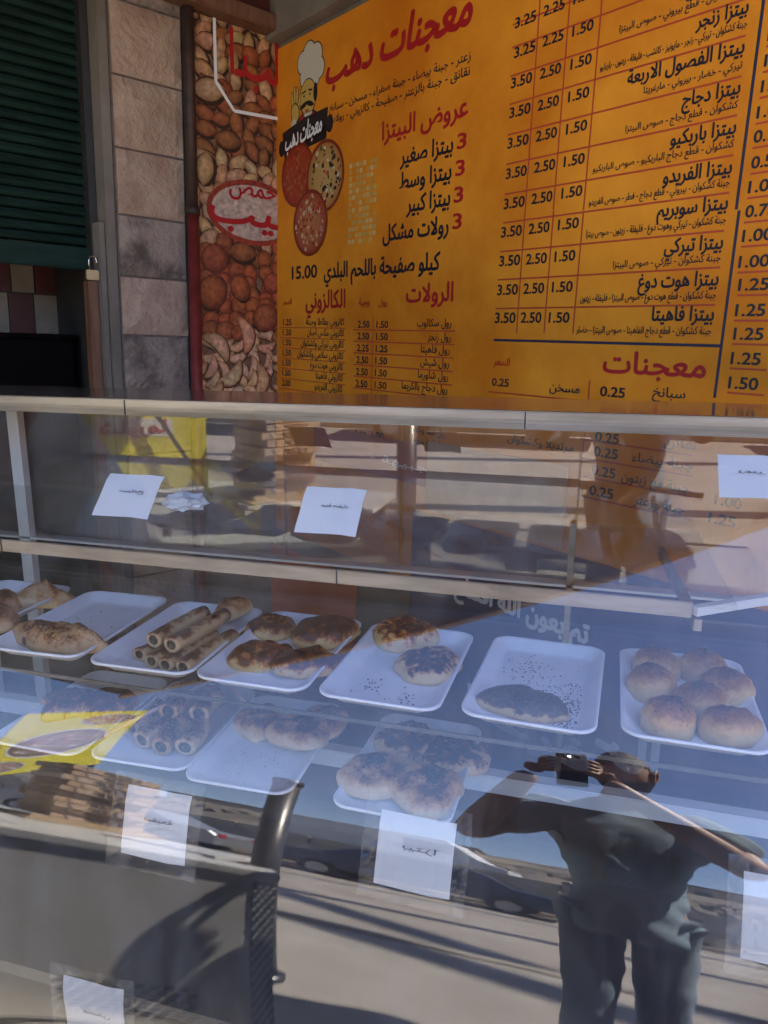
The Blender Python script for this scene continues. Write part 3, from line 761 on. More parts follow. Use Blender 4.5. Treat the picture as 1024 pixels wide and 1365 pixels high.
for k, (x, y, a) in enumerate(((.108, .735, 1.75), (.122, .748, 1.62), (.136, .745, 1.5), (.148, .722, 1.2))):
    em.blob(x, y, .030, .0085, a, K, K, 10); em.blob(x, y, .027, .0060, a, SK, SK, 10)
em.blob(.125, .695, .026, .032, .3, K, K, 14); em.blob(.125, .695, .022, .028, .3, SK, SK, 14); em.blob(.118, .655, .018, .025, .2, WH, WH, 12)
em.blob(.042, .60, .020, .026, 0, K, K, 12); em.blob(.325, .628, .020, .026, 0, K, K, 12)
em.poly([(.045, .648), (.18, .672), (.315, .678), (.308, .588), (.19, .578), (.062, .548)], K)
# three pizzas
for cx, cy, rr, c0, c1 in ((.140, .505, .098, (.42, .06, .02), (.34, .04, .015)), (.303, .478, .104, (.55, .36, .12), (.42, .17, .04)), (.222, .345, .100, (.50, .20, .07), (.36, .05, .02))):
    em.blob(cx, cy, rr*1.02, rr*1.04, 0, (.30, .03, .01), (.22, .03, .01), 30); em.blob(cx, cy, rr*.92, rr*.94, 0, c0, c1, 30)
    rp = random.Random(int(cx*1000))
    for q in range(80):
        t = rp.uniform(0, 2*PI); r = rr*.85*math.sqrt(rp.random())
        if cx < .2: c = rp.choice([(.50, .08, .03), (.34, .03, .015), (.45, .13, .05)])
        elif cx > .3: c = rp.choice([(.62, .55, .36), (.05, .05, .03), (.10, .14, .04), (.55, .10, .06), (.65, .58, .42), (.03, .03, .02)])
        else: c = rp.choice([(.60, .42, .24), (.45, .05, .03), (.38, .04, .02), (.62, .48, .30)])
        s_ = rp.uniform(.004, .010); em.blob(cx+r*math.cos(t), cy+r*math.sin(t), s_, s_*rp.uniform(.5, 1), rp.uniform(0, 3), c, tuple(q_*.8 for q_ in c), 6)
em.build('cook_emblem_and_pizzas', M['print'], brd)
el_ = Letters(lambda a, b, l: W1(a, b, .0225+l)); el_.put('معجنات دهب', .082, .297, .585, .052, .03, slant=.12, dv=.025); el_.build('emblem_lettering', M['white_ink'], brd)
# faded sticker mark
fp = Picture(lambda a, b, l: W1(a, b, .0106+l)); rf = random.Random(5)
for r in range(13):
    for c in range(8):
        if rf.random() < .75: fp.poly([(.435+c*.0175, .262+r*.0182), (.449+c*.0175, .262+r*.0182), (.449+c*.0175, .275+r*.0182), (.435+c*.0175, .275+r*.0182)], rf.choice([(.66, .40, .10), (.60, .34, .07), (.70, .46, .16)]))
fp.build('faded_sticker', M['print'], brd)

# address strip, navy banner, orange sheet, kraft sheet (all hung on the same wall)
ads = thing('address_strip', 'faded red strip with a white map pin and Arabic address', 'banner strip')
slab(W1, .27, 1.06, -.435, -.315, .014, .018).build('strip_panel', mat('faded_red', (.40, .10, .06), (.48, .14, .09), rough=.5, scale=5), ads)
pin = Letters(lambda a, b, l: W1(a, b, .0185+l))
nv = thing('navy_banner', 'dark navy banner with white Arabic lettering below the price board', 'banner')
slab(W1, .80, 2.2, -1.66, -.512, .0125, .0185).build('cloth', M['navy'], nv)
lw = Letters(lambda a, b, l: W1(a, b, .0190+l))
for t, c, a, b, v, h, f in BT:
    if c == 'p': pin.put(t, a, b, v, h, .02)
    else: lw.put(t, a, b, v, h, .055)
px_, py_ = .915, -.358
ring = [(px_+.014*math.cos(t), py_+.012+.017*math.sin(t)) for t in [k*PI/8 for k in range(16)]]
pin.poly([(px_-.0125, py_+.006), (px_, py_-.022), (px_+.0125, py_+.006), (px_, py_+.03)]); pin.build('white_lettering', M['white_ink'], ads)
lw.build('white_lettering', M['white_ink'], nv)
os_ = slab(W1, -.10, .535, -1.15, -.80, .02, .024).build('orange_sheet', M['orange_sheet']); tag(os_, 'plain orange red sheet on the wall seen between the case shelves', 'sheet')
kr = slab(W1, .857, 1.345, -.50, -.30, .021, .0235).build('kraft_sheet', M['kraft']); tag(kr, 'blank brown paper sheet stuck over the lower price board', 'paper sheet')
# ------------------------------------------------------------------ display case
PROF = [(0.6936,0.2),(0.6989,0.599),(0.7042,0.6487),(0.7103,0.6943),(0.7172,0.7362),(0.7249,0.7751),(0.7334,0.8113),(0.7429,0.8451),(0.7533,0.8768),(0.7646,0.9069),(0.7766,0.9358),(0.7894,0.9635),(0.8029,0.9905),(0.8163,1.0153),(0.8314,1.0411),(0.8473,1.0664),(0.8643,1.0914),(0.8823,1.1163),(0.9016,1.1412),(0.922,1.1662),(0.9437,1.1915),(0.9669,1.2173),(0.9916,1.2435),(1.018,1.2706),(1.0463,1.2985),(1.0767,1.3275),(1.1091,1.3579),(1.1476,1.3935)]
SL = [0.0]
for a, b in zip(PROF, PROF[1:]): SL.append(SL[-1]+math.hypot(b[0]-a[0], b[1]-a[1]))
def gl(x, s, off=0.0):
    """point on the curved glass at arc length s, off metres into the case"""
    s = min(max(s, 0), SL[-1]-1e-6); i = 0
    while SL[i+1] < s: i += 1
    t = (s-SL[i])/(SL[i+1]-SL[i]); a, b = PROF[i], PROF[i+1]
    dy, dz = b[0]-a[0], b[1]-a[1]; L = math.hypot(dy, dz)
    return Vector((x, a[0]+dy*t+dz/L*off, a[1]+dz*t-dy/L*off))
XL, XR, YB = -1.42, .395, 1.43
case = thing('display_case', 'glass fronted bakery display case with curved pane and steel rim', 'display case')
# pane: closed slab, densely curved so that the reflection stays smooth
ns = 120; xs = (XL, XR); Vs = []; Fs = []
def smooth_prof(s):
    h = .022; q = [gl(0, min(max(s+d, 0), SL[-1]-1e-5)) for d in (-2*h, -h, 0, h, 2*h)]
    return (q[0]+q[1]*2+q[2]*3+q[3]*2+q[4])/9 if .06 < s < SL[-1]-.05 else q[2]
SP = [smooth_prof(SL[-1]*k/ns) for k in range(ns+1)]
for off in (0, .004):
    for x in xs:
        for k in range(ns+1):
            a = SP[max(k-1, 0)]; b = SP[min(k+1, ns)]; d = (b-a).normalized()
            Vs.append((x, SP[k].y+d.z*off, SP[k].z-d.y*off))
n1 = ns+1
for k in range(ns):
    Fs.append((k, n1+k, n1+k+1, k+1)); Fs.append((2*n1+k, 2*n1+k+1, 3*n1+k+1, 3*n1+k))
pane = mesh('front_glass', Vs, Fs, M['glass'], case, True)
# rim, top, ends
box('top_rim', XL-.02, XR+.02, 1.142, 1.162, 1.373, 1.401, M['steel'], case, bevel=.0015)
box('top_sheet', XL-.02, XR+.02, 1.1625, YB+.03, 1.390, 1.3985, M['steel_top'], case)
for x in (XL-.012, XR+.002):
    mb = MB(); pts = [(PROF[1][0], .2)]+PROF[1:]+[(YB, 1.389), (YB, .2)]
    n = len(pts); V = [(x, p[0], p[1]) for p in pts]+[(x+.010, p[0], p[1]) for p in pts]
    mb.add(V, [tuple(range(n))[::-1], tuple(range(n, 2*n))]+[(i, (i+1) % n, n+(i+1) % n, n+i) for i in range(n)])
    mb.build('end_panel', M['shelf_glass'] if x > 0 else M['steel_dark'], case)
# shelves
box('shelf', XL, .195, .992, YB-.03, 1.166, 1.172, M['shelf_glass'], case)
box('shelf_rail', XL, .140, .985, .991, 1.1525, 1.1735, M['rail'], case, bevel=.001)
box('shelf', XL, XR, .868, YB-.03, 1.000, 1.006, M['shelf_glass'], case)
box('shelf_edge', XL, XR, .8655, .8675, 1.000, 1.006, M['deck'], case)
box('shelf', XL, XR, .86, YB-.10, .832, .838, M['shelf_glass'], case)
MB().bar((.143, .988, 1.162), (.25, 1.06, 1.166), .012, .012).build('shelf_bracket', M['steel_dark'], case)
MB().bar((.150, .995, 1.14), (.135, 1.40, 1.13), .010, .016).build('shelf_bracket', M['steel'], case)
box('rear_rail', XL, XR, 1.24, 1.27, .680, .715, M['foam'], case, bevel=.002)
box('deck', XL, XR, .72, YB-.02, .60, .62, M['deck'], case)
box('base_front', XL, XR, .73, .75, .05, .60, M['dark'], case)
box('plinth', XL, XR, .75, YB-.02, .0, .60, M['dark'], case)
# rear sliding doors of tinted glass, with slim frames
for x0, x1, y in ((XL, -.62, YB), (-.622, -.365, YB-.010), (-.367, -.017, YB), (-.02, XR, YB-.010)):
    d = box('sliding_door', x0+.004, x1-.004, y, y+.004, 1.05, 1.372, M['mirror_glass'], case)
    for xx in (x0, x1-.006): box('door_frame', xx+.002, xx+.0045, y-.002, y+.005, 1.051, 1.372, M['shelf_glass'], d)
box('mullion', -1.30, -1.27, 1.405, 1.425, .62, 1.372, M['steel_dark'], case)
box('mullion', -.03, -.018, 1.405, 1.425, .62, 1.165, M['steel'], case)
for z in (1.045, ): box('sliding_track', XL, XR, 1.405, 1.440, z-.003, z+.002, M['steel_dark'], case)

for x in (-.80, -.10): box('joint_strip', x-.0008, x+.0008, 1.1408, 1.1422, 1.374, 1.400, M['dark'], case)
for x in (-.95, -.35): box('joint_strip', x-.0008, x+.0008, .9838, .9852, 1.151, 1.174, M['dark'], case)
# loose things on the top shelf
def crumple(name, c, r, m, seed, flat=.5):
    bm = bmesh.new(); bmesh.ops.create_icosphere(bm, subdivisions=3, radius=1)
    for v in bm.verts:
        f = 1+.55*noise.noise(v.co*2.2+Vector((seed, 0, 0)))+.35*noise.noise(v.co*6+Vector((0, seed, 0)))
        v.co = Vector((v.co.x*r*f*1.5, v.co.y*r*f, max(v.co.z*r*f*flat, -r*flat*.55)))+Vector(c)
    me = bpy.data.meshes.new(name); bm.to_mesh(me); bm.free(); return link(name, me, m)
cr = crumple('plastic_wrapper', (-.77, 1.27, 1.190), .030, M['paper'], 3.1, .7); tag(cr, 'crumpled white wrapper lying on the top glass shelf', 'wrapper')

# paper notes taped inside the glass
def note(x0, x1, s0, s1, label, rot=0.0, scrib=None, tape=True):
    root = thing('paper_note', label, 'note', (0, 0, 0), 0, 'white paper notes taped inside the glass')
    n = 6; nx_ = 4
    def pt(a, b, off):
        x = x0+(x1-x0)*a; s = s0+(s1-s0)*b; cx, cs = (x0+x1)/2, (s0+s1)/2
        dx, ds = x-cx, s-cs
        return gl(cx+dx*math.cos(rot)-ds*math.sin(rot), cs+dx*math.sin(rot)+ds*math.cos(rot), off)
    Vs = []; Fs = []
    for off in (.0085, .0090):
        for j in range(n+1):
            for i in range(nx_+1):
                w_ = .0012*math.sin(i*1.7+j*.9)+(.002 if (i in (0, nx_) and j in (0, n)) else 0)
                Vs.append(pt(i/nx_, j/n, off+w_))
    L_ = (n+1)*(nx_+1)
    for o in (0, L_):
        for j in range(n):
            for i in range(nx_): q = o+j*(nx_+1)+i; Fs.append((q, q+1, q+nx_+2, q+nx_+1))
    mesh('sheet', Vs, Fs, M['paper'], root, True)
    if scrib:
        wr = Letters(lambda a, b, l: pt(a, b, .0060))
        wr.put(scrib, .34, .78, .55, .065, .02, mirror=True); wr.build('handwriting', M['ink'], root)
    if tape:
        Vt = []; Ft = []
        for a, b in ((-.18, -.16), (1.18, -.16), (1.18, 1.16), (-.18, 1.16)): Vt.append(pt(a, b, .0052))
        mm = 22; Vt = []; rt_ = random.Random(int(x0*1000))
        for j in range(mm+1):
            for i in range(mm+1):
                a, b = -.2+1.4*i/mm, -.18+1.36*j/mm; edge = a < 0 or a > 1 or b < 0 or b > 1
                Vt.append(pt(a+rt_.uniform(-.01, .01), b+rt_.uniform(-.01, .01), .0056+(rt_.uniform(-.0009, .0009) if edge else rt_.uniform(-.00005, .00005))))
        for j in range(mm):
            for i in range(mm): q = j*(mm+1)+i; Ft.append((q, q+1, q+mm+2, q+mm+1))
        mesh('tape', Vt, Ft, M['tape'], root)
    return root
note(-.770, -.668, 1.111, 1.193, 'white note taped high on the glass at the left, above the rolls', 0, 'سبانخ', False)
note(-.418, -.322, 1.109, 1.191, 'white note high on the glass before the stacked boxes reflection', 0, 'جبنة صفراء', False)
note(.170, .245, 1.215, 1.288, 'white note at the upper right corner of the glass', 0, 'زعتر', False)
note(-.580, -.483, .629, .721, 'white note low on the glass below the tray of small rolls', 0, 'سفيحة')
note(-.223, -.128, .6575, .747, 'white note low on the glass below the lower tray of charred breads', -.02, 'بيتزا')
note(.192, .275, .659, .751, 'white note at the lower right edge of the glass by the arm reflection', 0, None)
note(-.663, -.566, .330, .436, 'lowest white note, near the bottom left corner of the glass', .02, 'مسخن')
# ------------------------------------------------------------------ foam trays
def tray_mesh():
    L, Wd, H = .284, .176, .020; c = .026; n = 6
    def loop(l, w, r, z):
        P = []
        for cx, cy, a0 in ((w/2-r, l/2-r, 0), (-w/2+r, l/2-r, 90), (-w/2+r, -l/2+r, 180), (w/2-r, -l/2+r, 270)):
            for k in range(n+1):
                a = R_(a0+90*k/n); P.append((cx+r*math.cos(a), cy+r*math.sin(a), z))
        return P
    loops = [loop(L-.045, Wd-.045, .016, 0), loop(L-.008, Wd-.008, c, H-.004), loop(L, Wd, c, H-.0045), loop(L+.001, Wd+.001, c, H-.001), loop(L-.003, Wd-.003, c, H),
             loop(L-.010, Wd-.010, c, H-.0015), loop(L-.040, Wd-.040, .018, .0065), loop(L-.052, Wd-.052, .014, .0045), loop(L-.075, Wd-.075, .008, .0042)]
    V = [p for l in loops for p in l]; m = len(loops[0]); F = []
    for a in range(len(loops)-1):
        for k in range(m): F.append((a*m+k, a*m+(k+1) % m, (a+1)*m+(k+1) % m, (a+1)*m+k))
    F.append(tuple(range(m))[::-1]); F.append(tuple((len(loops)-1)*m+k for k in range(m)))
    me = bpy.data.meshes.new('foam_tray'); me.from_pydata(V, [], F); me.update(); me.materials.append(M['foam'])
    for p in me.polygons: p.use_smooth = len(p.vertices) == 4
    return me
TM = tray_mesh()
def tray(x, y, z, label, rz=0.0, tilt=0.0, grp='white foam trays in the display case'):
    o = bpy.data.objects.new('foam_tray', TM); COL.objects.link(o); o.location = (x, y, z); o.rotation_euler = (tilt, 0, rz)
    return tag(o, label, 'tray', grp)
ZU, ZL = 1.0065, .8385
def crumbs(parent, spots, m='crumb', n=60, seed=1, r=(.0006, .0022), zz=.0048):
    rc = random.Random(seed); mb = MB()
    for _ in range(n):
        cx, cy, sp = rc.choice(spots); x = rc.gauss(cx, sp); y = rc.gauss(cy, sp*1.3)
        if abs(x) > .062 or abs(y) > .115: continue
        q = rc.uniform(*r); a = rc.uniform(0, 6)
        mb.add([(x+q*math.cos(a), y+q*math.sin(a), zz), (x+q*math.cos(a+2.1), y+q*math.sin(a+2.1), zz), (x+q*math.cos(a+4.2), y+q*math.sin(a+4.2), zz), (x, y, zz+q)], [(0, 1, 3), (1, 2, 3), (2, 0, 3)])
    o = mb.build('crumbs', M[m], parent); tag(o, kind='stuff')
    return o
t1 = tray(-1.055, 1.035, ZU, 'foam tray at the far left holding triangular and round pastries')
t2 = tray(-.832, 1.028, ZU+.001, 'foam tray with one long sesame pastry at its front', rz=.03); crumbs(t2, [(.01, .03, .02), (-.02, .0, .02)], n=16, seed=2)
t3 = tray(-.637, 1.026, ZU, 'foam tray holding a small stack of thin stuffed rolls', rz=.02)
t4 = tray(-.452, 1.026, ZU, 'foam tray crowded with four browned flat breads', rz=-.01)
t5 = tray(-.258, 1.024, ZU, 'foam tray with two round cheese breads at its back and right', rz=-.02); crumbs(t5, [(-.03, -.07, .012), (.03, -.09, .01)], n=50, seed=3)
t6 = tray(-.052, 1.024, ZU, 'foam tray with one long thyme bread and scattered crumbs', rz=-.05); crumbs(t6, [(.035, .0, .018), (.05, -.05, .012), (-.03, .05, .02), (.045, -.09, .01)], n=420, seed=4, r=(.0006, .0019))
t7 = tray(.150, 1.032, ZU, 'foam tray holding seven round golden buns', rz=-.02); crumbs(t7, [(.07, -.1, .02)], n=10, seed=5)
l1 = tray(-.845, 1.028, ZL, 'lower shelf foam tray with twisted brown pastries at the left')
l2 = tray(-.660, 1.036, ZL, 'lower shelf foam tray heaped with short filled rolls', rz=.03)
l3 = tray(-.482, 1.024, ZL, 'lower shelf foam tray with folded breads at its back', rz=.02); crumbs(l3, [(-.03, -.04, .03), (.02, -.06, .03)], n=70, seed=6, r=(.0005, .0013))
l4 = tray(-.238, 1.022, ZL, 'lower shelf foam tray filled with four charred breads', rz=-.02)

# ------------------------------------------------------------------ baked goods
def bake(name, pale, gold, brown, z0=.25, z1=.8, scale=28, patch=.55, dark=(.09, .03, .012), bump=.35, top=1.0, speck=None):
    """crust: pale side, browned top in patches"""
    m = bpy.data.materials.new(name); m.use_nodes = True; n = m.node_tree; b = n.nodes['Principled BSDF']
    b.inputs['Roughness'].default_value = .46; b.inputs['Specular IOR Level'].default_value = .45
    tc = n.nodes.new('ShaderNodeTexCoord'); sp = n.nodes.new('ShaderNodeSeparateXYZ'); n.links.new(tc.outputs['Generated'], sp.inputs[0])
    t = n.nodes.new('ShaderNodeTexNoise'); t.inputs['Scale'].default_value = scale; t.inputs['Detail'].default_value = 5; t.inputs['Roughness'].default_value = .6
    n.links.new(tc.outputs['Object'], t.inputs['Vector'])
    t3 = n.nodes.new('ShaderNodeTexNoise'); t3.inputs['Scale'].default_value = 170; t3.inputs['Detail'].default_value = 4; n.links.new(tc.outputs['Object'], t3.inputs['Vector'])
    def mth(op, a, b_=None, c=None):
        q = n.nodes.new('ShaderNodeMath'); q.operation = op
        for i, v in enumerate((a, b_, c)):
            if v is None: continue
            if isinstance(v, (int, float)): q.inputs[i].default_value = v
            else: n.links.new(v, q.inputs[i])
        return q.outputs[0]
    h = mth('ADD', mth('MULTIPLY', sp.outputs['Z'], top), mth('ADD', mth('MULTIPLY', mth('SUBTRACT', t.outputs[0], .5), patch*3.2), mth('MULTIPLY', mth('SUBTRACT', t3.outputs[0], .5), .35)))
    r = n.nodes.new('ShaderNodeValToRGB'); cr_ = r.color_ramp
    cr_.elements[0].position = z0; cr_.elements[0].color = (*pale, 1); cr_.elements[1].position = (z0+z1)/2; cr_.elements[1].color = (*gold, 1)
    e1 = cr_.elements.new(z1); e1.color = (*brown, 1); e2 = cr_.elements.new(min(z1+.28, 1)); e2.color = (*dark, 1)
    n.links.new(h, r.inputs[0]); col = r.outputs[0]
    if speck:
        v = n.nodes.new('ShaderNodeTexNoise'); v.inputs['Scale'].default_value = speck[0]; v.inputs['Detail'].default_value = 2
        n.links.new(tc.outputs['Object'], v.inputs['Vector'])
        s = mth('GREATER_THAN', v.outputs[0], speck[1]); mk = mth('MULTIPLY', s, mth('GREATER_THAN', sp.outputs['Z'], .45))
        mx = n.nodes.new('ShaderNodeMix'); mx.data_type = 'RGBA'; n.links.new(mk, mx.inputs[0]); n.links.new(col, mx.inputs[6]); mx.inputs[7].default_value = (*speck[2], 1); col = mx.outputs[2]
    n.links.new(col, b.inputs['Base Color'])
    t2_ = n.nodes.new('ShaderNodeTexNoise'); t2_.inputs['Scale'].default_value = 140; t2_.inputs['Detail'].default_value = 4; n.links.new(tc.outputs['Object'], t2_.inputs['Vector'])
    bp = n.nodes.new('ShaderNodeBump'); bp.inputs['Strength'].default_value = bump; bp.inputs['Distance'].default_value = .004
    n.links.new(t2_.outputs[0], bp.inputs['Height']); n.links.new(bp.outputs[0], b.inputs['Normal'])
    return m
B_bun = bake('bun_crust', (.68, .47, .20), (.62, .34, .10), (.32, .12, .03), .30, .76, 14, .16)
B_brown = bake('browned_crust', (.68, .46, .20), (.50, .20, .05), (.17, .042, .014), .30, .72, 52, .66, (.07, .022, .010))
B_brown2 = bake('deep_browned_crust', (.64, .42, .18), (.42, .14, .035), (.13, .03, .011), .28, .66, 46, .64, (.06, .018, .009))
B_pizza = bake('cheese_topped_crust', (.70, .48, .20), (.66, .24, .05), (.24, .045, .012), .38, .76, 70, .78, (.08, .022, .01))
B_zatar = bake('thyme_covered_crust', (.70, .47, .22), (.16, .085, .055), (.075, .05, .045), .30, .55, 50, .22, (.04, .03, .03), .6, speck=(420, .62, (.18, .13, .10)))
B_roll = bake('pale_roll_crust', (.58, .40, .22), (.58, .38, .19), (.22, .08, .03), .36, .90, 40, .50)
B_ses = bake('sesame_crust', (.55, .34, .16), (.46, .23, .08), (.17, .055, .02), .30, .88, 42, .60, speck=(330, .63, (.62, .48, .30)))
B_tri = bake('folded_pastry_crust', (.62, .42, .22), (.46, .21, .08), (.20, .065, .025), .32, .88, 34, .60)
B_char = bake('charred_patch_crust', (.64, .43, .20), (.50, .24, .09), (.10, .032, .02), .46, .80, 55, .80, (.03, .014, .010))
B_fold = bake('folded_bread_crust', (.80, .56, .30), (.66, .34, .14), (.20, .065, .025), .34, .92, 30, .55)
def bread(name, label, cat, x, y, z, ra, rb, h, m, rz=0.0, out=None, flat=.35, lump=.06, seed=0, tilt=(0, 0), grp=None, dimple=0.0, rings=14, nseg=40, base=.22, parent=None):
    Vs = []; Fs = []
    def R2(t): return (out(t) if out else 1.0)*(1+lump*noise.noise(Vector((math.cos(t)*1.3, math.sin(t)*1.3, seed)))*1.6+.03*noise.noise(Vector((math.cos(t)*5, math.sin(t)*5, seed))))
    prof = []
    for k in range(rings+1):                                        # centre of the top, outwards, over the edge, under
        q = k/rings
        if q < .72: r = q/.72*.97; zz = base+(1-base)*(1-(r**(2+6*flat)))**.6-dimple*math.exp(-(r/.42)**2)
        else:
            a = (q-.72)/.28*PI*.5; r = .97+.03*math.sin(a*2); zz = base*math.cos(a) if r else 0
        prof.append((r, zz))
    Vs.append(Vector((0, 0, h*prof[0][1])))
    for r, zz in prof[1:]:
        for j in range(nseg):
            t = 2*PI*j/nseg; k_ = R2(t)
            px_, py_ = r*ra*k_*math.cos(t), r*rb*k_*math.sin(t)
            nz = noise.noise(Vector((px_*38, py_*38, seed*3.1)))*.24*(1 if flat > .15 else .35)+noise.noise(Vector((px_*110, py_*110, seed)))*.08
            Vs.append(Vector((px_, py_, max(0, h*(zz+nz*(1 if zz > .05 else 0))))))
    Fs += [(0, 1+j, 1+(j+1) % nseg) for j in range(nseg)]
    for a in range(rings-1):
        for j in range(nseg):
            q0 = 1+a*nseg+j; q1 = 1+a*nseg+(j+1) % nseg; Fs.append((q0, q0+nseg, q1+nseg, q1))
    Fs.append(tuple(1+(rings-1)*nseg+j for j in range(nseg))[::-1])
    o = mesh(name, Vs, Fs, m, parent, True)
    o.location = (x, y, z); o.rotation_euler = (tilt[0], tilt[1], rz)
    if label: tag(o, label, cat, grp)
    return o
def seeds(parent, cx, cy, spread, h, n, seed, ra, rb, size=.0011, m='seed'):
    rs = random.Random(seed); mb = MB()
    from mathutils.bvhtree import BVHTree
    me = parent.data; bv = BVHTree.FromPolygons([v.co for v in me.vertices], [p.vertices for p in me.polygons])
    for _ in range(n):
        x = rs.gauss(cx, spread); y = rs.gauss(cy, spread)
        hit, no, _i, _d = bv.ray_cast(Vector((x, y, 1)), Vector((0, 0, -1)))
        if hit is None: continue
        s = size*rs.uniform(.6, 1.3); a = rs.uniform(0, 6); t1_ = no.orthogonal().normalized(); t2_ = no.cross(t1_)
        P = [hit+(t1_*math.cos(a+k*PI/2)+t2_*math.sin(a+k*PI/2))*s*(1.5 if k % 2 else .8)-no*.0002 for k in range(4)]
        mb.add(P+[hit+no*s*.8], [(0, 1, 4), (1, 2, 4), (2, 3, 4), (3, 0, 4)])
    o = mb.build('seeds', M[m], parent); tag(o, kind='stuff'); return o
TZ = ZU+.0048; TL_ = ZL+.0048
# seven buns
bun_pos = [(.116, 1.118, 'bun at the back left of the bun tray'), (.183, 1.128, 'bun at the back of the tray beside the right wall'), (.106, 1.042, 'seeded bun in the middle of the left row'),
           (.207, 1.068, 'bun in the middle of the right row'), (.166, 1.008, 'bun tucked between the two rows'), (.118, .945, 'front left bun with a thick black seed patch'), (.194, .946, 'front right bun nearest the tray corner')]
for i, (x, y, lb) in enumerate(bun_pos):
    o = bread('bun', 'round golden '+lb, 'bun', x, y, TZ, .0365+.0015*math.sin(i*2.3), .0345+.0015*math.cos(i*1.7), .041+.003*(i % 3), B_bun, rz=i*1.1, flat=-.08-.03*(i % 2), lump=.10, seed=i+20, tilt=(.08*math.sin(i*1.9), .08*math.cos(i*2.7)), grp='round golden buns on one tray', base=.45)
    seeds(o, .004*(i % 3)-.004, .002, .009 if i != 5 else .012, 0, 48 if i != 5 else 110, i, .03, .03, .00105)
# long thyme bread
o = bread('thyme_bread', 'long oval bread covered with dark thyme at the tray front', 'bread', -.072, .948, TZ, .068, .034, .026, B_zatar, rz=-.14, flat=.3, lump=.12, seed=5)
# cheese breads
o = bread('cheese_bread', 'round reddish cheese bread lying behind the other one', 'bread', -.283, 1.135, TZ, .058, .053, .030, B_pizza, rz=.4, flat=.45, lump=.16, seed=8)
seeds(o, 0, 0, .02, 0, 40, 3, .03, .03, .0016, 'crumb')
o = bread('cheese_bread', 'round speckled bread with one dark olive in its centre', 'bread', -.216, 1.028, TZ, .056, .050, .027, B_char, rz=1.2, flat=.45, lump=.14, seed=9)
bread('olive', None, None, -.002, .006, .0235, .0085, .0085, .006, M['seed'], parent=o)
# browned flat breads
bread('browned_bread', 'small round browned bread with a pale centre, back left', 'bread', -.512, 1.105, TZ, .045, .043, .027, B_brown, rz=.2, flat=.3, lump=.1, seed=31, dimple=.25)
bread('browned_bread', 'oval browned bread at the front left of its tray', 'bread', -.478, .985, TZ, .050, .038, .028, B_brown, rz=.45, flat=.4, lump=.12, seed=32, tilt=(.1, 0))
bread('browned_bread', 'large oblong browned bread at the back right of the tray', 'bread', -.412, 1.098, TZ+.004, .058, .046, .028, B_brown2, rz=.5, flat=.5, lump=.15, seed=33, tilt=(.05, -.05))
bread('browned_bread', 'oblong browned bread with an orange spot at the tray front', 'bread', -.398, .985, TZ, .056, .040, .026, B_brown2, rz=.7, flat=.5, lump=.15, seed=34, tilt=(0, .08))
bread('folded_pastry', 'small folded pastry leaning between rolls and browned breads', 'pastry', -.600, 1.135, TZ+.012, .036, .022, .032, B_tri, rz=.8, flat=.1, lump=.3, seed=35, tilt=(.0, -.2))
# sesame pastry and triangles
def lens(t): return 1/(abs(math.cos(t))**1.25+abs(math.sin(t))**1.25)**(1/1.25)
def tri(t):
    a = (t % (2*PI/3))-PI/3; return .62/max(math.cos(a), .62)
o = bread('sesame_pastry', 'long sesame pastry with pinched ends and dark filling showing', 'pastry', -.822, .948, TZ+.001, .098, .038, .036, B_ses, rz=-.05, out=lens, flat=.2, lump=.16, seed=41)
bread('filling', None, None, -.072, .010, .012, .016, .012, .014, M['crumb'], parent=o, rz=.5, lump=.3)
bread('filling', None, None, -.050, -.016, .006, .016, .007, .012, M['crumb'], parent=o, rz=-.6, lump=.3)
bread('triangle_pastry', 'tall triangular pastry with a raised corner at far left', 'pastry', -.997, 1.118, TZ, .066, .052, .050, B_tri, rz=.35, out=tri, flat=-.25, lump=.12, seed=42, tilt=(0, .22))
bread('round_pastry', 'rounded pastry half hidden behind its neighbour at the left edge', 'pastry', -1.048, 1.065, TZ, .046, .042, .034, B_tri, flat=.1, lump=.15, seed=43)
bread('round_pastry', 'rounded golden pastry in front at the left edge', 'pastry', -1.000, .985, TZ, .052, .046, .042, B_tri, flat=.1, lump=.2, seed=44, rz=1)
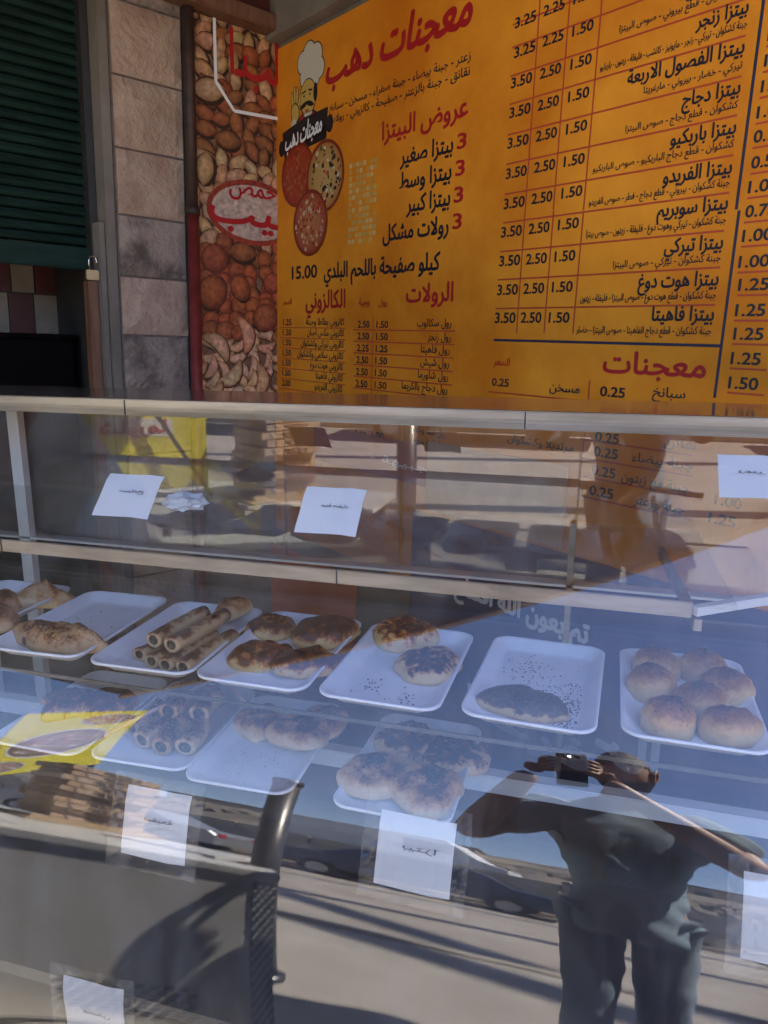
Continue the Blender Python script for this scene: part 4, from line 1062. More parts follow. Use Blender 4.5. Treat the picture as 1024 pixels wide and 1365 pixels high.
# rolls
def roll(a, b, r, label, m=B_roll, grp='thin stuffed rolls stacked on one tray', flare=1.05):
    bend = .006*math.sin(a[0]*400+a[1]*90)
    a = Vector(a); b = Vector(b); ax = (b-a); Ln = ax.length; d = ax.normalized(); s_ = Vector((0, 0, 1)); x = d.cross(s_).normalized(); y = x.cross(d)
    n = 20; Vs = []; Fs = []; rows = []
    st = [(-.001, r*.62), (-.002, r*.86), (0.0, r*flare), (Ln*.04, r*1.02)]+[(Ln*k/8, r*(1+.03*math.sin(k*2.1+a.x*90))) for k in range(1, 8)]+[(Ln, r*.96), (Ln+.001, r*.7)]
    for t, rr in st:
        sag = -.0025*math.sin(PI*max(0, min(1, t/Ln)))
        for k in range(n):
            an = 2*PI*k/n; f = 1+.05*noise.noise(Vector((math.cos(an)*2, math.sin(an)*2, t*40+a.x*50)))
            Vs.append(d*t+x*math.cos(an)*rr*f+y*math.sin(an)*rr*f*.93+Vector((0, 0, sag))+x*bend*math.sin(PI*max(0, min(1, t/Ln))))
    for i in range(len(st)-1):
        for k in range(n): Fs.append((i*n+k, i*n+(k+1) % n, (i+1)*n+(k+1) % n, (i+1)*n+k))
    Fs.append(tuple((len(st)-1)*n+k for k in range(n)))
    o = mesh('stuffed_roll', Vs, Fs, m, None, True); o.location = a; tag(o, label, 'roll', grp)
    # dark filling sunk in the open end
    Vf = [d*.004]+[d*.003+x*math.cos(2*PI*k/12)*r*.66+y*math.sin(2*PI*k/12)*r*.62+d*.002*math.sin(k*2.3) for k in range(12)]
    mesh('filling', Vf, [(0, 1+k, 1+(k+1) % 12) for k in range(12)], M['crumb'], o)
    return o
r0 = .0125; zb = TZ+r0*.95; zt = TZ+r0*2.65
roll((-.660, .934, zb), (-.650, 1.060, zb), r0*.95, 'thin stuffed roll lying alone at the left of the bottom row')
roll((-.628, .918, zb), (-.618, 1.040, zb), r0, 'second roll from the left in the bottom row')
roll((-.600, .912, zb), (-.588, 1.040, zb), r0, 'third roll of the bottom row under the upper pair')
roll((-.570, .912, zb), (-.555, 1.045, zb), r0*1.05, 'rightmost roll of the bottom row with a clear dark filling')
roll((-.640, .945, zt+.001), (-.626, 1.078, zt), r0*1.1, 'left roll of the upper pair with the widest dark opening')
roll((-.603, .936, zt+.001), (-.588, 1.080, zt), r0*1.1, 'right roll of the upper pair')
# lower shelf
def bean(t): return 1+.22*math.cos(t)-.12*math.cos(2*t)
bread('twisted_pastry', 'brown twisted pastry at the left of the lower left tray', 'pastry', -.895, 1.035, TL_, .058, .040, .034, B_brown2, rz=.5, out=bean, flat=.1, lump=.25, seed=51)
bread('twisted_pastry', 'brown twisted pastry at the right of the lower left tray', 'pastry', -.822, 1.055, TL_, .060, .042, .036, B_brown2, rz=-.4, out=bean, flat=.1, lump=.25, seed=52)
bread('round_bread', 'browned round bread at the back of the heaped lower tray', 'bread', -.680, 1.115, TL_, .052, .046, .036, B_ses, flat=.2, lump=.18, seed=53)
for i, (a, b, lb) in enumerate((((-.722, .985, 0), (-.705, 1.05, .01), 'short filled roll at the left of the heap'), ((-.682, .955, 0), (-.668, 1.03, .006), 'short filled roll second from the left of the heap'),
      ((-.640, .945, 0), (-.640, 1.02, .006), 'short filled roll at the front middle of the heap'), ((-.602, .955, 0), (-.612, 1.03, .008), 'short filled roll at the front right of the heap'),
      ((-.665, 1.01, .026), (-.668, 1.075, .02), 'short filled roll on top of the heap at the left'), ((-.612, 1.02, .024), (-.618, 1.09, .02), 'short filled roll on top of the heap at the right'))):
    roll((a[0], a[1], TL_+.017+a[2]), (b[0], b[1], TL_+.017+b[2]), .0175, lb, B_roll if i % 2 else B_ses, 'short filled rolls heaped on the lower tray')
def heart(t): return 1-.20*math.sin(t)-.08*math.cos(3*t)
o = bread('folded_bread', 'folded bread with a dark middle patch at the left back', 'bread', -.530, 1.085, TL_, .046, .050, .024, B_fold, out=heart, flat=.4, lump=.1, seed=61, rz=.3); seeds(o, .0, .0, .006, 0, 60, 9, 1, 1, .0018)
o = bread('folded_bread', 'folded bread with a starry black seed patch, nearest the front', 'bread', -.445, 1.062, TL_+.008, .056, .060, .026, B_fold, out=heart, flat=.4, lump=.1, seed=62, rz=.2, tilt=(-.1, 0)); seeds(o, .0, .004, .008, 0, 90, 10, 1, 1, .0018)
o = bread('folded_bread', 'folded bread at the right back under the seeded one', 'bread', -.420, 1.120, TL_, .044, .050, .024, B_fold, out=heart, flat=.4, lump=.1, seed=63, rz=-.3); seeds(o, .0, .0, .006, 0, 50, 11, 1, 1, .0018)
for i, (x, y, rz, lb, sp) in enumerate(((-.265, 1.095, .3, 'charred bread at the back left of the last lower tray', .018), (-.190, 1.070, 1.0, 'charred bread at the back right of the last lower tray', .016),
      (-.292, .975, .8, 'bread with two burnt spots at the front left of the tray', .009), (-.200, .968, -.2, 'bread with a black seed patch at the front right', .009))):
    o = bread('charred_bread', lb, 'bread', x, y, TL_+(.006 if i > 1 else 0), .055, .057, .026, B_char if i < 2 else B_fold, rz=rz, out=heart, flat=.4, lump=.1, seed=70+i)
    seeds(o, .006, .0, sp, 0, 150, 20+i, 1, 1, .0022)
gs = mesh('card_scrap', [(-.600, 1.150, .902), (-.560, 1.155, .904), (-.548, 1.185, .915), (-.600, 1.150, .9012), (-.560, 1.155, .9032), (-.548, 1.185, .9142)], [(0, 1, 2), (3, 5, 4), (0, 3, 4, 1), (1, 4, 5, 2), (2, 5, 3, 0)], M['green_scrap']); tag(gs, 'small pale green card scrap behind the folded breads', 'card')
for a, b, lb in (((-.70, 1.20, .895), (-.56, 1.09, .878), 'pale pink wooden stick lying across the breads on the lower shelf'), ((-.735, .93, .872), (-.63, 1.14, .90), 'straw coloured stick standing up in the heap of short rolls')):
    o = MB().tube([a, b], .0032, 8).build('wooden_stick', M['pink_stick'], None, True); tag(o, lb, 'stick')
# ------------------------------------------------------------------ behind the camera: canopy, cabinet, boxes, street, the person
cn = thing('canopy', 'grey tarpaulin canopy with a tan timber edge above the shop front', 'canopy')
E0 = Vector((-3.0, -2.45, 2.75)); E1 = Vector((.95, 1.08, 2.75))
cv = [(-3.0, -2.45), (.95, 1.08), (-1.1, 2.50), (-3.3, 1.6), (-5.0, -1.6)]
V = [(x, y, 2.78) for x, y in cv]+[(x, y, 2.80) for x, y in cv]; n = len(cv)
mesh('sheet', V, [tuple(range(n))[::-1], tuple(range(n, 2*n))]+[(i, (i+1) % n, n+(i+1) % n, n+i) for i in range(n)], M['tarp'], cn)
MB().bar(E0, E1, .03, .07).build('edge_timber', M['tan'], cn, bevel=.004)
for t in (.2, .45, .7):
    a = E0.lerp(E1, t); MB().bar((a.x, a.y, 2.755), (a.x-1.6, a.y+1.75, 2.755), .04, .045).build('rafter', M['wood'], cn)

cb = thing('steel_cabinet', 'low stainless steel counter front with perforated side strip, seen mirrored', 'steel counter', (-.605, .02, 0), R_(-26))
box('body', -1.95, 0, -.12, 0, .03, .715, M['steel_dark'], cb, bevel=.004)
box('top_plate', -1.96, .008, -.14, .010, .716, .745, M['steel_dark'], cb, bevel=.003)
box('edge_strip', -.050, .002, .0005, .003, .04, .70, M['rubber'], cb)
mb = MB()
for k in range(34):
    for q in range(3): mb.box(-.046+q*.016+(k % 2)*.008, -.039+q*.016+(k % 2)*.008, .0035, .005, .05+k*.019, .060+k*.019)
o = mb.build('perforations', M['steel_dark'], cb); tag(o, kind='stuff')
mb = MB()
for r in range(7):
    for c in range(9): mb.box(-.48+c*.034+(r % 2)*.015, -.458+c*.034+(r % 2)*.015, .0005, .004, .12+r*.022, .127+r*.022)
o = mb.build('vent_slots', M['rubber'], cb); tag(o, kind='stuff')
tb = thing('work_table', 'steel topped work table behind the counter front, holding the carton stack', 'table')
box('table_top', -2.5, -1.02, -1.02, -.14, .672, .70, M['steel_dark'], tb, bevel=.003)
for x in (-2.45, -1.08):
    for y in (-.97, -.28): box('leg', x-.02, x+.02, y-.02, y+.02, 0, .671, M['steel'], tb)
pf = thing('steel_pipe', 'upright steel flue pipe behind the counter front, seen mirrored', 'pipe')
MB().tube([(-.85, -.56, 0.0), (-.85, -.56, 1.28)], .046, 20).build('flue', M['pipe_metal'], pf, True)
MB().tube([(-.85, -.56, 1.275), (-.85, -.56, 1.30)], .053, 20).build('collar', M['pipe_metal'], pf, True)
MB().tube([(-.85, -.56, .002), (-.85, -.56, .03)], .07, 20).build('collar', M['pipe_metal'], pf, True)
# bakery carton stack
bt = thing('carton_board', 'pale plywood board under the stack of cartons', 'board', (-1.62, -.74, .701), R_(-55))
box('plywood', -.24, .24, -.17, .17, 0, .018, M['tan'], bt, bevel=.002); box('batten', -.22, .22, .12, .16, .0185, .040, M['tan'], bt)
zc = .742; rb = random.Random(4)
names = ['lowest', 'second', 'third', 'fourth', 'fifth', 'sixth', 'seventh', 'eighth', 'ninth', 'topmost']
for k in range(10):
    # only seen in the glass; printed side turned to the street light
    c = thing('pizza_box', 'brown pizza box, %s of the ten in the mirrored stack' % names[k], 'pizza box', (-1.62+rb.uniform(-.02, .02), -.74+rb.uniform(-.015, .015), zc), R_(-55+rb.uniform(-3, 3)), 'brown pizza boxes in a stack')
    box('carton', -.165, .165, -.165, .165, 0, .0365, M['kraft'], c, bevel=.0015)
    box('lid_flap', -.163, .163, .1655, .1675, .003, .0355, M['kraft'], c)
    L1_ = Letters(lambda a, b, l: Vector((-a, .1682+l, b))); L1_.put('PIZZA', -.10, .055, .008, .021, .045); L1_.put('/', .105, .124, .009, .019, .045); L1_.build('printed_word', M['black_ink'], c)
    zc += .0405
# yellow food boards (print faces the shop)
def board(name, label, corners, thick=.006):
    p0, p1, p2, p3 = [Vector(c) for c in corners]                  # bottom left, bottom right, top right, top left as seen from the shop
    nrm = (p1-p0).cross(p3-p0).normalized()
    root = thing(name, label, 'sign')
    fn = lambda a, b, l: (p0*(1-a)*(1-b)+p1*a*(1-b)+p2*a*b+p3*(1-a)*b)+nrm*(l+.0005)
    Vv = [p+nrm*o for o in (-thick, 0) for p in (p0, p1, p2, p3)]
    mesh('board', Vv, [(3, 2, 1, 0), (4, 5, 6, 7), (0, 1, 5, 4), (1, 2, 6, 5), (2, 3, 7, 6), (3, 0, 4, 7)], M['yellow'], root)
    return root, fn
# seen from the shop (+Y side) left is +X
bd, fn = board('sandwich_sign', 'yellow sign printed with filled sandwiches on two legs, seen mirrored', [(-2.08, -1.42, 1.34), (-2.34, -1.02, .90), (-2.31, -1.04, 1.64), (-2.05, -1.44, 2.08)])
pc = Picture(fn)
def sandwich(cx, cy, ru, rv, a, sd):
    pc.blob(cx, cy, ru*1.06, rv*1.14, a, (.75, .75, .72), (.75, .75, .72), 26); pc.blob(cx, cy, ru, rv, a, (.42, .33, .28), (.22, .15, .13), 26)
    rs = random.Random(sd)
    for _ in range(70):
        t = rs.uniform(0, 2*PI); r = math.sqrt(rs.random())*.85; x = r*ru*math.cos(t); y = r*rv*math.sin(t)
        pc.blob(cx+x*math.cos(a)-y*math.sin(a), cy+x*math.sin(a)+y*math.cos(a), ru*rs.uniform(.06, .16), rv*rs.uniform(.06, .14), a+rs.uniform(-.6, .6), rs.choice([(.70, .68, .70), (.30, .16, .12), (.55, .30, .22), (.62, .22, .12), (.45, .36, .34), (.80, .78, .76)]), (.35, .28, .27), 7)
sandwich(.52, .46, .36, .19, -.25, 1); sandwich(.27, .84, .22, .09, -.1, 2); sandwich(.86, .12, .20, .08, 0, 3)
pc.build('sandwich_picture', M['print'], bd)
for x, y, zt in ((-2.12, -1.43, 1.5), (-2.33, -1.09, 1.1)): MB().tube([(x, y, 0), (x, y, zt)], .015, 8).build('leg', M['dark'], bd)
bd, fn = board('snack_sign', 'yellow shawarma sign with red outlined word, seen mirrored beside the cartons', [(-1.98, -.66, .745), (-2.62, -.10, .745), (-2.62, -.10, 1.20), (-1.98, -.66, 1.20)])
pc = Picture(fn)
pc.blob(.86, .24, .16, .24, .2, (.42, .36, .36), (.30, .24, .25), 24)
rs = random.Random(9)
for _ in range(90): pc.blob(.86+rs.uniform(-.11, .11), .24+rs.uniform(-.18, .18), .012, .016, rs.uniform(0, 3), rs.choice([(.5, .44, .44), (.30, .2, .2), (.6, .55, .54)]), (.36, .30, .3), 6)
pc.poly([(.20, .60), (.66, .66), (.66, .86), (.20, .80)], (.78, .78, .70)); pc.build('sign_picture', M['print'], bd)
lt = Letters(lambda a, b, l: fn(a, b, .004+l)); lt.put('شاورما', .24, .62, .66, .13, .04); lt.build('red_lettering', M['red_ink'], bd)
st = thing('sign_frame', 'dark metal frame with slanting brace in front of the shawarma sign', 'frame')
for a, b in (((-2.30, -.33, .705), (-2.30, -.33, 1.35)), ((-2.24, -.38, 1.35), (-1.93, -.60, .705))): MB().bar(a, b, .022, .022).build('bar', M['dark'], st)

# ---- street beyond
kb = box('kerb', -14, 14, -2.02, -1.90, -.13, .02, M['limewall'], bevel=.01); tag(kb, kind='structure')
k2 = box('far_kerb', -30, 30, -11.2, -11.0, -.13, .03, M['limewall'], bevel=.01); tag(k2, kind='structure')
V = []; F = []; nx, ny = 90, 34
for j in range(ny+1):
    for i in range(nx+1):
        x = -60+120*i/nx; y = -11.2-58*j/ny; t = j/ny
        z = -.1+7.5*(1-math.exp(-t*2.2))+1.3*noise.noise(Vector((x*.09, y*.09, 0)))*min(1, t*6)+.5*noise.noise(Vector((x*.4, y*.4, 2)))*min(1, t*8)
        V.append((x, y, z))
for j in range(ny):
    for i in range(nx): a = j*(nx+1)+i; F.append((a+1, a, a+nx+1, a+nx+2))
hl = mesh('rubble_slope', V, F, M['dirt'], None, True); tag(hl, kind='structure')
mb = MB(); rq = random.Random(2)
for _ in range(900):
    x = rq.uniform(-26, 14); t = rq.random()**1.5; y = -11.4-16*t; z = -.1+7.5*(1-math.exp(-(-y-11.2)/58*2.2))
    s = rq.uniform(.05, .32); Mx = Matrix.Translation((x, y, z+s*.2)) @ Matrix.Rotation(rq.uniform(0, 6), 4, Vector((rq.random(), rq.random(), 1)).normalized())
    mb.box(-s*rq.uniform(.6, 1.3), s, -s*.8, s*.7, -s*.5, s*.5, Mx)
o = mb.build('rubble', M['rock']); tag(o, kind='stuff')
rwn = thing('stone_wall', 'pale limestone retaining wall running along the far side of the street', 'wall')
for i in range(26):
    for r in range(3):
        x0 = -24+i*1.5+(r % 2)*.7; s = rq.uniform(-.03, .03)
        box('stone', x0, x0+1.46, -13.0+s, -12.5+s, .3+r*.42, .3+r*.42+.40, M['limewall'], rwn, bevel=.02)
def house(x, y, w_, d_, h, lb, z0=3.0, m='limewall'):
    hs = thing('far_house', lb, 'house', (x, y, 0)); box('wall', -w_/2, w_/2, -d_/2, d_/2, z0-3, z0+h, M[m], hs)
    box('roof', -w_/2-.2, w_/2+.2, -d_/2-.2, d_/2+.2, z0+h+.01, z0+h+.3, M['plaster'], hs)
    nf = max(1, int(h/3))
    for f in range(nf):
        for q in range(max(2, int(w_/3))):
            xx = -w_/2+(q+.5)*w_/max(2, int(w_/3)); o_ = box('window', xx-.6, xx+.6, d_/2+.005, d_/2+.05, z0+f*3+.8, z0+f*3+2.1, M['window'], hs)
house(-30, -70, 12, 9, 6, 'pale two storey house far left on the slope, seen mirrored'); house(-12, -74, 9, 9, 5, 'small pale house far behind the person, seen mirrored', 4.5)
house(9, -72, 14, 10, 6, 'wide pale house far behind the right arm, seen mirrored', 4)
def car(x, y, rz, paint, label, L=4.3, H=1.42):
    c = thing('parked_car', label, 'car', (x, y, -.13), rz, 'cars parked across the street')
    prof = [(-L/2, .35), (-L/2, .78), (-L/2+.12, .92), (-L/2+.75, .98), (-L/2+1.25, H-.05), (-L/2+1.7, H), (.55, H), (.95, H-.08), (1.35, .98), (L/2-.15, .86), (L/2, .70), (L/2, .35)]
    mb = MB(); n = len(prof); rows = []
    for yy, ins in ((-.86, .04), (-.80, 0), (.80, 0), (.86, .04)):
        rows.append([(px*(1-ins*.3), yy if pz < 1 else yy*.86, pz-ins*(.5 if pz > .6 else -.5)) for px, pz in prof])
    V = [p for r in rows for p in r]; F = [tuple(range(n))[::-1], tuple(range(3*n, 4*n))]
    for a in range(3):
        for i in range(n): F.append((a*n+i, a*n+(i+1) % n, (a+1)*n+(i+1) % n, (a+1)*n+i))
    mb.add(V, F); mb.build('body', M[paint], c)
    for s in (-1, 1):
        ys = s*.752
        mesh('side_window', [(-.95, s*.875, 1.0), (1.12, s*.875, 1.0), (.85, s*.77, H-.13), (-.62, s*.77, H-.10)], [(0, 1, 2, 3) if s < 0 else (3, 2, 1, 0)], M['carglass'], c)
        for xx in (-L/2+.80, L/2-.85):
            wh = MB().tube([(xx, s*.68, .31), (xx, s*.885, .31)], .31, 20).build('wheel', M['rubber'], c); MB().tube([(xx, s*.86, .31), (xx, s*.895, .31)], .18, 14).build('rim', M['silver_paint'], wh)
        MB().box(L/2-.06, L/2+.01, s*.62-.15, s*.62+.15, .62, .74).build('headlight', M['white_paint'], c, bevel=.01); MB().box(-L/2-.01, -L/2+.06, s*.62-.13, s*.62+.13, .68, .84).build('tail_light', M['red_ink'], c, bevel=.01)
    mesh('windscreen', [(1.33, -.70, 1.0), (1.33, .70, 1.0), (.98, .64, H-.09), (.98, -.64, H-.09)], [(0, 1, 2, 3)], M['carglass'], c)
    mesh('rear_window', [(-L/2+.80, .70, 1.0), (-L/2+.80, -.70, 1.0), (-L/2+1.22, -.62, H-.08), (-L/2+1.22, .62, H-.08)], [(0, 1, 2, 3)], M['carglass'], c)
car(-1.9, -10.0, .05, 'blue_paint', 'dark blue car across the street left of the person, seen mirrored')
car(-7.0, -10.1, PI+.03, 'silver_paint', 'silver car parked across the street behind the flue pipe')
car(5.2, -9.9, 0, 'blue_paint', 'dark car parked across the street beyond the right elbow')
vn = thing('white_van', 'white van across the street beyond the left elbow, seen mirrored', 'van', (-3.4, -15.5, .75), .1)
MB().add([(x, y, z) for y in (-.95, .95) for x, z in ((-2.4, .4), (-2.4, 2.15), (1.2, 2.2), (1.9, 1.35), (2.5, 1.1), (2.5, .4))], [(5, 4, 3, 2, 1, 0), (6, 7, 8, 9, 10, 11)]+[(i, (i+1) % 6, 6+(i+1) % 6, 6+i) for i in range(6)]).build('body', M['white_paint'], vn, bevel=.03)
for x in (-1.5, 1.6):
    for s in (-1, 1): MB().tube([(x, s*.8, .38), (x, s*.97, .38)], .38, 18).build('wheel', M['rubber'], vn)
box('side_window', .3, 1.35, .952, .957, 1.4, 1.95, M['carglass'], vn)
# unseen cables and masts, added so two stripes of shade cross the road
for z_, (a, b), rd, lb in ((20.0, ((-2.6, -4.3), (1.6, -1.05)), .20, 'upper thick black cable bundle, unseen, added to shade a stripe of road'), (14.0, ((-2.3, -2.4), (1.2, -.75)), .19, 'lower thick black cable bundle, unseen, added to shade a stripe of road')):
    f = z_/SUN.z
    A = Vector((a[0]+SUN.x*f, a[1]+SUN.y*f, z_)); B = Vector((b[0]+SUN.x*f, b[1]+SUN.y*f, z_)); d = (B-A)
    pts = [A+d*(t/20*2.6-.8)-Vector((0, 0, .25*math.sin(PI*t/20))) for t in range(21)]
    o = MB().tube(pts, rd, 8).build('shade_cable_bundle', M['rubber'], None, True); tag(o, lb, 'cable', 'unseen cables added to shade the street')
    for e_, wd in ((0, 'street'), (20, 'hill')):
        q = MB().tube([(pts[e_].x, pts[e_].y, -.2), (pts[e_].x, pts[e_].y, z_+.4)], [.20, .12], 12).build('cable_mast', M['steel_dark'], None, True); tag(q, 'tall round mast added to carry the %s end of the %s cable' % (wd, lb.split()[0]), 'mast')
# ---- the person taking the picture
def skin_mesh(verts, edges, sub=2, root=0):
    me = bpy.data.meshes.new('tmp'); me.from_pydata([v[:3] for v in verts], edges, []); me.update()
    o = bpy.data.objects.new('tmp', me); COL.objects.link(o)
    md = o.modifiers.new('s', 'SKIN'); md.use_smooth_shade = True
    for i, v in enumerate(verts):
        r = v[3]; me.skin_vertices[0].data[i].radius = r if isinstance(r, tuple) else (r, r); me.skin_vertices[0].data[i].use_root = (i == root)
    sb = o.modifiers.new('d', 'SUBSURF'); sb.levels = sub; sb.render_levels = sub
    r = bpy.data.meshes.new_from_object(o.evaluated_get(_DG())); bpy.data.objects.remove(o)
    return r
def chain(pts): return [tuple(p) for p in pts], [(i, i+1) for i in range(len(pts)-1)]
PX, PY = .16, -.42
J = dict(pel=(PX, PY, .95), bel=(PX-.005, PY+.01, 1.08), che=(PX-.02, PY+.01, 1.27), nb=(PX-.02, PY+.02, 1.42), nk=(PX-.025, PY+.06, 1.47),
         shR=(PX+.185, PY+.01, 1.385), elR=(PX+.270, PY+.19, 1.150), wrR=(.085, -.062, 1.425), shL=(PX-.20, PY+.01, 1.375), elL=(-.235, PY+.19, 1.110), wrL=(-.090, -.070, 1.420),
         hR=(PX+.090, PY, .91), knR=(PX+.092, PY+.02, .50), anR=(PX+.10, PY-.04, .09), hL=(PX-.085, PY, .91), knL=(PX-.075, PY+.07, .50), anL=(PX-.085, PY+.03, .09),
         toR=(PX+.12, PY+.12, .035), toL=(PX-.09, PY+.19, .035))
def vj(k, r): return (*J[k], r)
body_v = [vj('pel', (.095, .07)), vj('bel', (.095, .07)), vj('che', (.135, .095)), vj('nb', (.09, .07)), vj('nk', (.058, .058)), (PX-.022, PY+.10, 1.53, .057),
          vj('shR', .064), vj('elR', .048), (*(Vector(J['elR']).lerp(Vector(J['wrR']), .3)), .052), vj('wrR', (.033, .027)), vj('shL', .064), vj('elL', .048), (*(Vector(J['elL']).lerp(Vector(J['wrL']), .3)), .052), vj('wrL', (.033, .027)),
          vj('hR', .070), vj('knR', .052), vj('anR', .040), vj('hL', .070), vj('knL', .052), vj('anL', .040), vj('toR', .034), vj('toL', .034)]
body_e = [(0, 1), (1, 2), (2, 3), (3, 4), (4, 5), (2, 6), (6, 7), (7, 8), (8, 9), (2, 10), (10, 11), (11, 12), (12, 13), (0, 14), (14, 15), (15, 16), (0, 17), (17, 18), (18, 19), (16, 20), (19, 21)]
parts = [skin_mesh(body_v, body_e)]
# head: egg with brow, nose, jaw, ears
HC = Vector((.140, -.270, 1.575)); HR = Matrix.Rotation(R_(22), 4, 'Z') @ Matrix.Rotation(R_(-12), 4, 'X')
bm = bmesh.new(); bmesh.ops.create_uvsphere(bm, u_segments=40, v_segments=30, radius=1)
def face(co):
    x, y, z = co; jaw = max(0, -z)
    X = x*.076*(1-.30*jaw**1.4); Y = y*.098*(1-.18*jaw); Z = z*.130
    if y > 0:
        Y -= .008*max(0, 1-abs(z-.05)/.5)*abs(x)*1.2
        Y += .026*math.exp(-(x/.15)**2-((z+.12)/.17)**2) + .010*math.exp(-(x/.10)**2-((z-.08)/.16)**2)      # nose
        for s in (-1, 1): Y -= .013*math.exp(-((x-s*.38)/.17)**2-((z-.10)/.10)**2)                            # eye sockets
        Y += .007*math.exp(-((z-.27)/.09)**2)*(1-abs(x))                                                      # brow
        Y += .008*math.exp(-(x/.28)**2-((z+.42)/.06)**2)-.006*math.exp(-(x/.30)**2-((z+.48)/.025)**2)+.007*math.exp(-(x/.26)**2-((z+.55)/.06)**2)  # lips
        Y += .012*math.exp(-(x/.3)**2-((z+.85)/.16)**2)                                                       # chin
    return Vector((X, Y, Z))
for v in bm.verts: v.co = HC+HR.to_3x3() @ face(v.co)
hm = bpy.data.meshes.new('h'); bm.to_mesh(hm); bm.free(); parts.append(hm)
for s in (-1, 1):                                                                                             # ears
    pts = [HC+HR.to_3x3() @ Vector((s*(.070+.010*math.sin(t)*.6+.010), -.006+.017*math.cos(t), .005+.031*math.sin(t))) for t in [k*2*PI/9 for k in range(9)]]
    parts.append(skin_mesh([(*p, .0060) for p in pts], [(i, (i+1) % 9) for i in range(9)], 1))
    c_ = HC+HR.to_3x3() @ Vector((s*.072, -.002, .003)); parts.append(skin_mesh([(*c_, .012), (*(c_+Vector((0, 0, .02))), .011), (*(c_-Vector((0, 0, .018))), .009)], [(0, 1), (0, 2)], 1))
# hands round the phone
def hand(wr, palm, fingers, thumb):
    w_ = Vector(wr); p_ = Vector(palm)
    parts.append(skin_mesh([(*w_, (.024, .020)), (*(w_.lerp(p_, .5)), (.032, .019)), (*p_, (.036, .017))], [(0, 1), (1, 2)], 2))
    for f in fingers+[thumb]:
        n_ = len(f); parts.append(skin_mesh([(*p, .0098-.0009*i if n_ > 3 else .0105-.001*i) for i, p in enumerate([Vector(q) for q in f])], [(i, i+1) for i in range(n_-1)], 2))
PC = Vector((0, -.012, 1.487))      # phone centre, landscape side held by both hands
def onp(x, y, z): return tuple(PC+Vector((x, y, z)))
hand(J['wrR'], onp(.072, -.030, -.030), [[onp(.070, -.026, -.018+.0), onp(.060, -.004, .004-k*.019+.012), onp(.046, .0105, .000-k*.018+.012), onp(.022-.004*k, .0125, -.002-k*.017+.010), onp(.006-.003*k, .0115, -.004-k*.016+.008)] for k in (1, 2, 3, 4)], [onp(.066, -.040, -.045), onp(.050, -.034, -.052), onp(.030, -.026, -.050), onp(.012, -.021, -.046)])
hand(J['wrL'], onp(-.072, -.030, -.032), [[onp(-.070, -.026, -.020), onp(-.060, -.004, .0-k*.019+.012), onp(-.046, .0105, -.004-k*.018+.012), onp(-.026+.004*k, .0125, -.006-k*.017+.010), onp(-.012+.003*k, .0115, -.008-k*.016+.008)] for k in (1, 2, 3, 4)], [onp(-.066, -.040, -.045), onp(-.050, -.034, -.056), onp(-.030, -.026, -.056), onp(-.012, -.021, -.052)])
bm = bmesh.new()
for m_ in parts: bm.from_mesh(m_)
me = bpy.data.meshes.new('person'); bm.to_mesh(me); bm.free()
per = link('person', me, M['skin'], None, True)
tag(per, 'person in blue grey shirt and light jeans holding up a phone, seen mirrored', 'person')
# shirt: torso and short sleeves
sR = Vector(J['shR']).lerp(Vector(J['elR']), .72); sL = Vector(J['shL']).lerp(Vector(J['elL']), .72)
sm = skin_mesh([(*J['che'][:2], 1.24, (.205, .145)), (*J['bel'], (.212, .150)), (PX, PY, .95, (.198, .145)), (PX, PY, .80, (.215, .165)), (PX, PY, .72, (.215, .165)), (*J['nb'], (.105, .085)), vj('shR', .088), (*sR, .080), vj('shL', .088), (*sL, .080), (PX-.022, PY+.03, 1.475, (.072, .070))],
               [(0, 1), (1, 2), (2, 3), (3, 4), (0, 5), (0, 6), (6, 7), (0, 8), (8, 9), (5, 10)], 3)
for v in sm.vertices:
    q = v.co; f = noise.noise(Vector((q.x*9, q.y*9, q.z*5)))*.016+noise.noise(Vector((q.x*6+q.z*16, q.y*7, q.z*11+q.x*14)))*.018
    v.co += Vector(v.normal)*f
link('shirt', sm, M['shirt'], per, True)
jm = skin_mesh([(PX, PY, .90, (.145, .105)), (*J['hR'][:2], .82, .098), (*J['knR'], .074), (*J['anR'][:2], .11, .066), (*J['hL'][:2], .82, .098), (*J['knL'], .074), (*J['anL'][:2], .11, .066)], [(0, 1), (1, 2), (2, 3), (0, 4), (4, 5), (5, 6)], 3)
for v in jm.vertices: v.co += Vector(v.normal)*noise.noise(v.co*13)*.008
link('trousers', jm, M['jeans'], per, True)
for k in ('R', 'L'):
    a = Vector(J['an'+k]); t = Vector(J['to'+k]); link('shoe', skin_mesh([(a.x, a.y-.04, .05, (.045, .045)), (a.x, a.y+.03, .055, (.050, .048)), (t.x, t.y, .040, (.050, .036)), (t.x, t.y+.05, .032, (.038, .028))], [(0, 1), (1, 2), (2, 3)], 2), M['shoe'], per, True)
bm = bmesh.new(); bmesh.ops.create_uvsphere(bm, u_segments=40, v_segments=30, radius=1)
for v in list(bm.verts):
    x, y, z = v.co
    if z < .28-(.62 if y < .25 else 0)*min(1, (.25-y)*2.2) : bm.verts.remove(v)
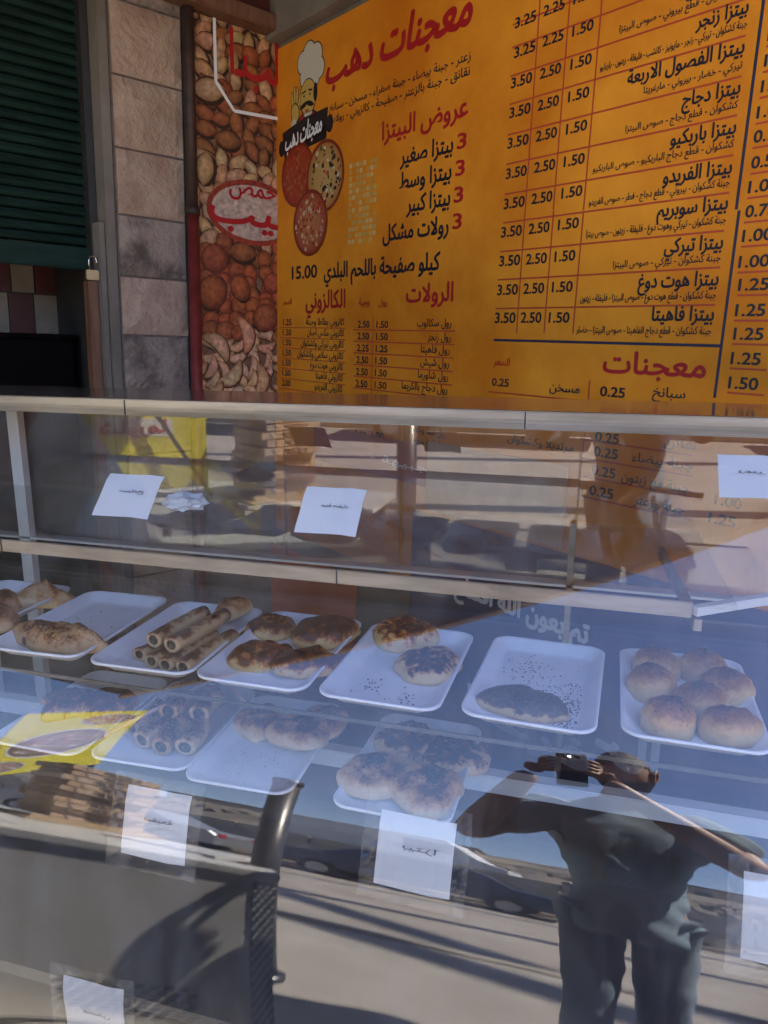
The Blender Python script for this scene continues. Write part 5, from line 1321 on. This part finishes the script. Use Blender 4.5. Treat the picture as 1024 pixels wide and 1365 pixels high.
for v in bm.verts:
    c = v.co.copy(); p = face(c); v.co = HC+HR.to_3x3() @ (p*(1.045+.012*noise.noise(c*7)))
hm = bpy.data.meshes.new('hair'); bm.to_mesh(hm); bm.free(); link('hair', hm, M['hair'], per, True)
for s in (-1, 1):
    c_ = HC+HR.to_3x3() @ Vector((s*.029, .083, .012)); bm = bmesh.new(); bmesh.ops.create_uvsphere(bm, u_segments=14, v_segments=10, radius=.0115)
    for v in bm.verts: v.co += c_
    e_ = bpy.data.meshes.new('eye'); bm.to_mesh(e_); bm.free(); link('eye', e_, M['white_paint'], per, True)
    b0 = [HC+HR.to_3x3() @ Vector((s*(.012+.012*k), .094-.004*k, .032+.002*k-.0012*k*k)) for k in range(4)]; MB().tube(b0, [.003, .0042, .004, .002], 6).build('eyebrow', M['hair'], per, True)
bm = bmesh.new(); bmesh.ops.create_uvsphere(bm, u_segments=40, v_segments=30, radius=1)
for v in list(bm.verts):
    x, y, z = v.co
    if not (z < -.12-.25*max(0, y) and y > -.45 and z > -.97) or (abs(x) < .26 and y > .3 and -.58 < z < -.38) or (z > -.34 and abs(x) < .45 and y > 0): bm.verts.remove(v)
for v in bm.verts:
    c = v.co.copy(); v.co = HC+HR.to_3x3() @ (face(c)*(1.03+.01*noise.noise(c*9)))
hm = bpy.data.meshes.new('beard'); bm.to_mesh(hm); bm.free(); link('beard', hm, M['hair'], per, True)
ph = thing('smartphone', 'black smartphone held upright in both hands with its flash lit', 'phone', tuple(PC), 0)
pm = Matrix.Rotation(R_(16), 4, 'Z') @ Matrix.Rotation(R_(-12.9), 4, 'X')
box('body', -.037, .037, -.0105, -.0025, -.125, .028, M['phone'], ph, bevel=.003, M=pm)
MB().tube([pm @ Vector((-.018, -.003, .008)), pm @ Vector((-.018, .0005, .008))], .007, 20).build('lens', M['lens'], ph)
MB().tube([pm @ Vector((-.018, -.003, -.014)), pm @ Vector((-.018, .0005, -.014))], .007, 20).build('lens', M['lens'], ph)
MB().tube([pm @ Vector((-.002, -.003, .012)), pm @ Vector((-.002, .0003, .012))], .0035, 12).build('flash', M['flash'], ph)
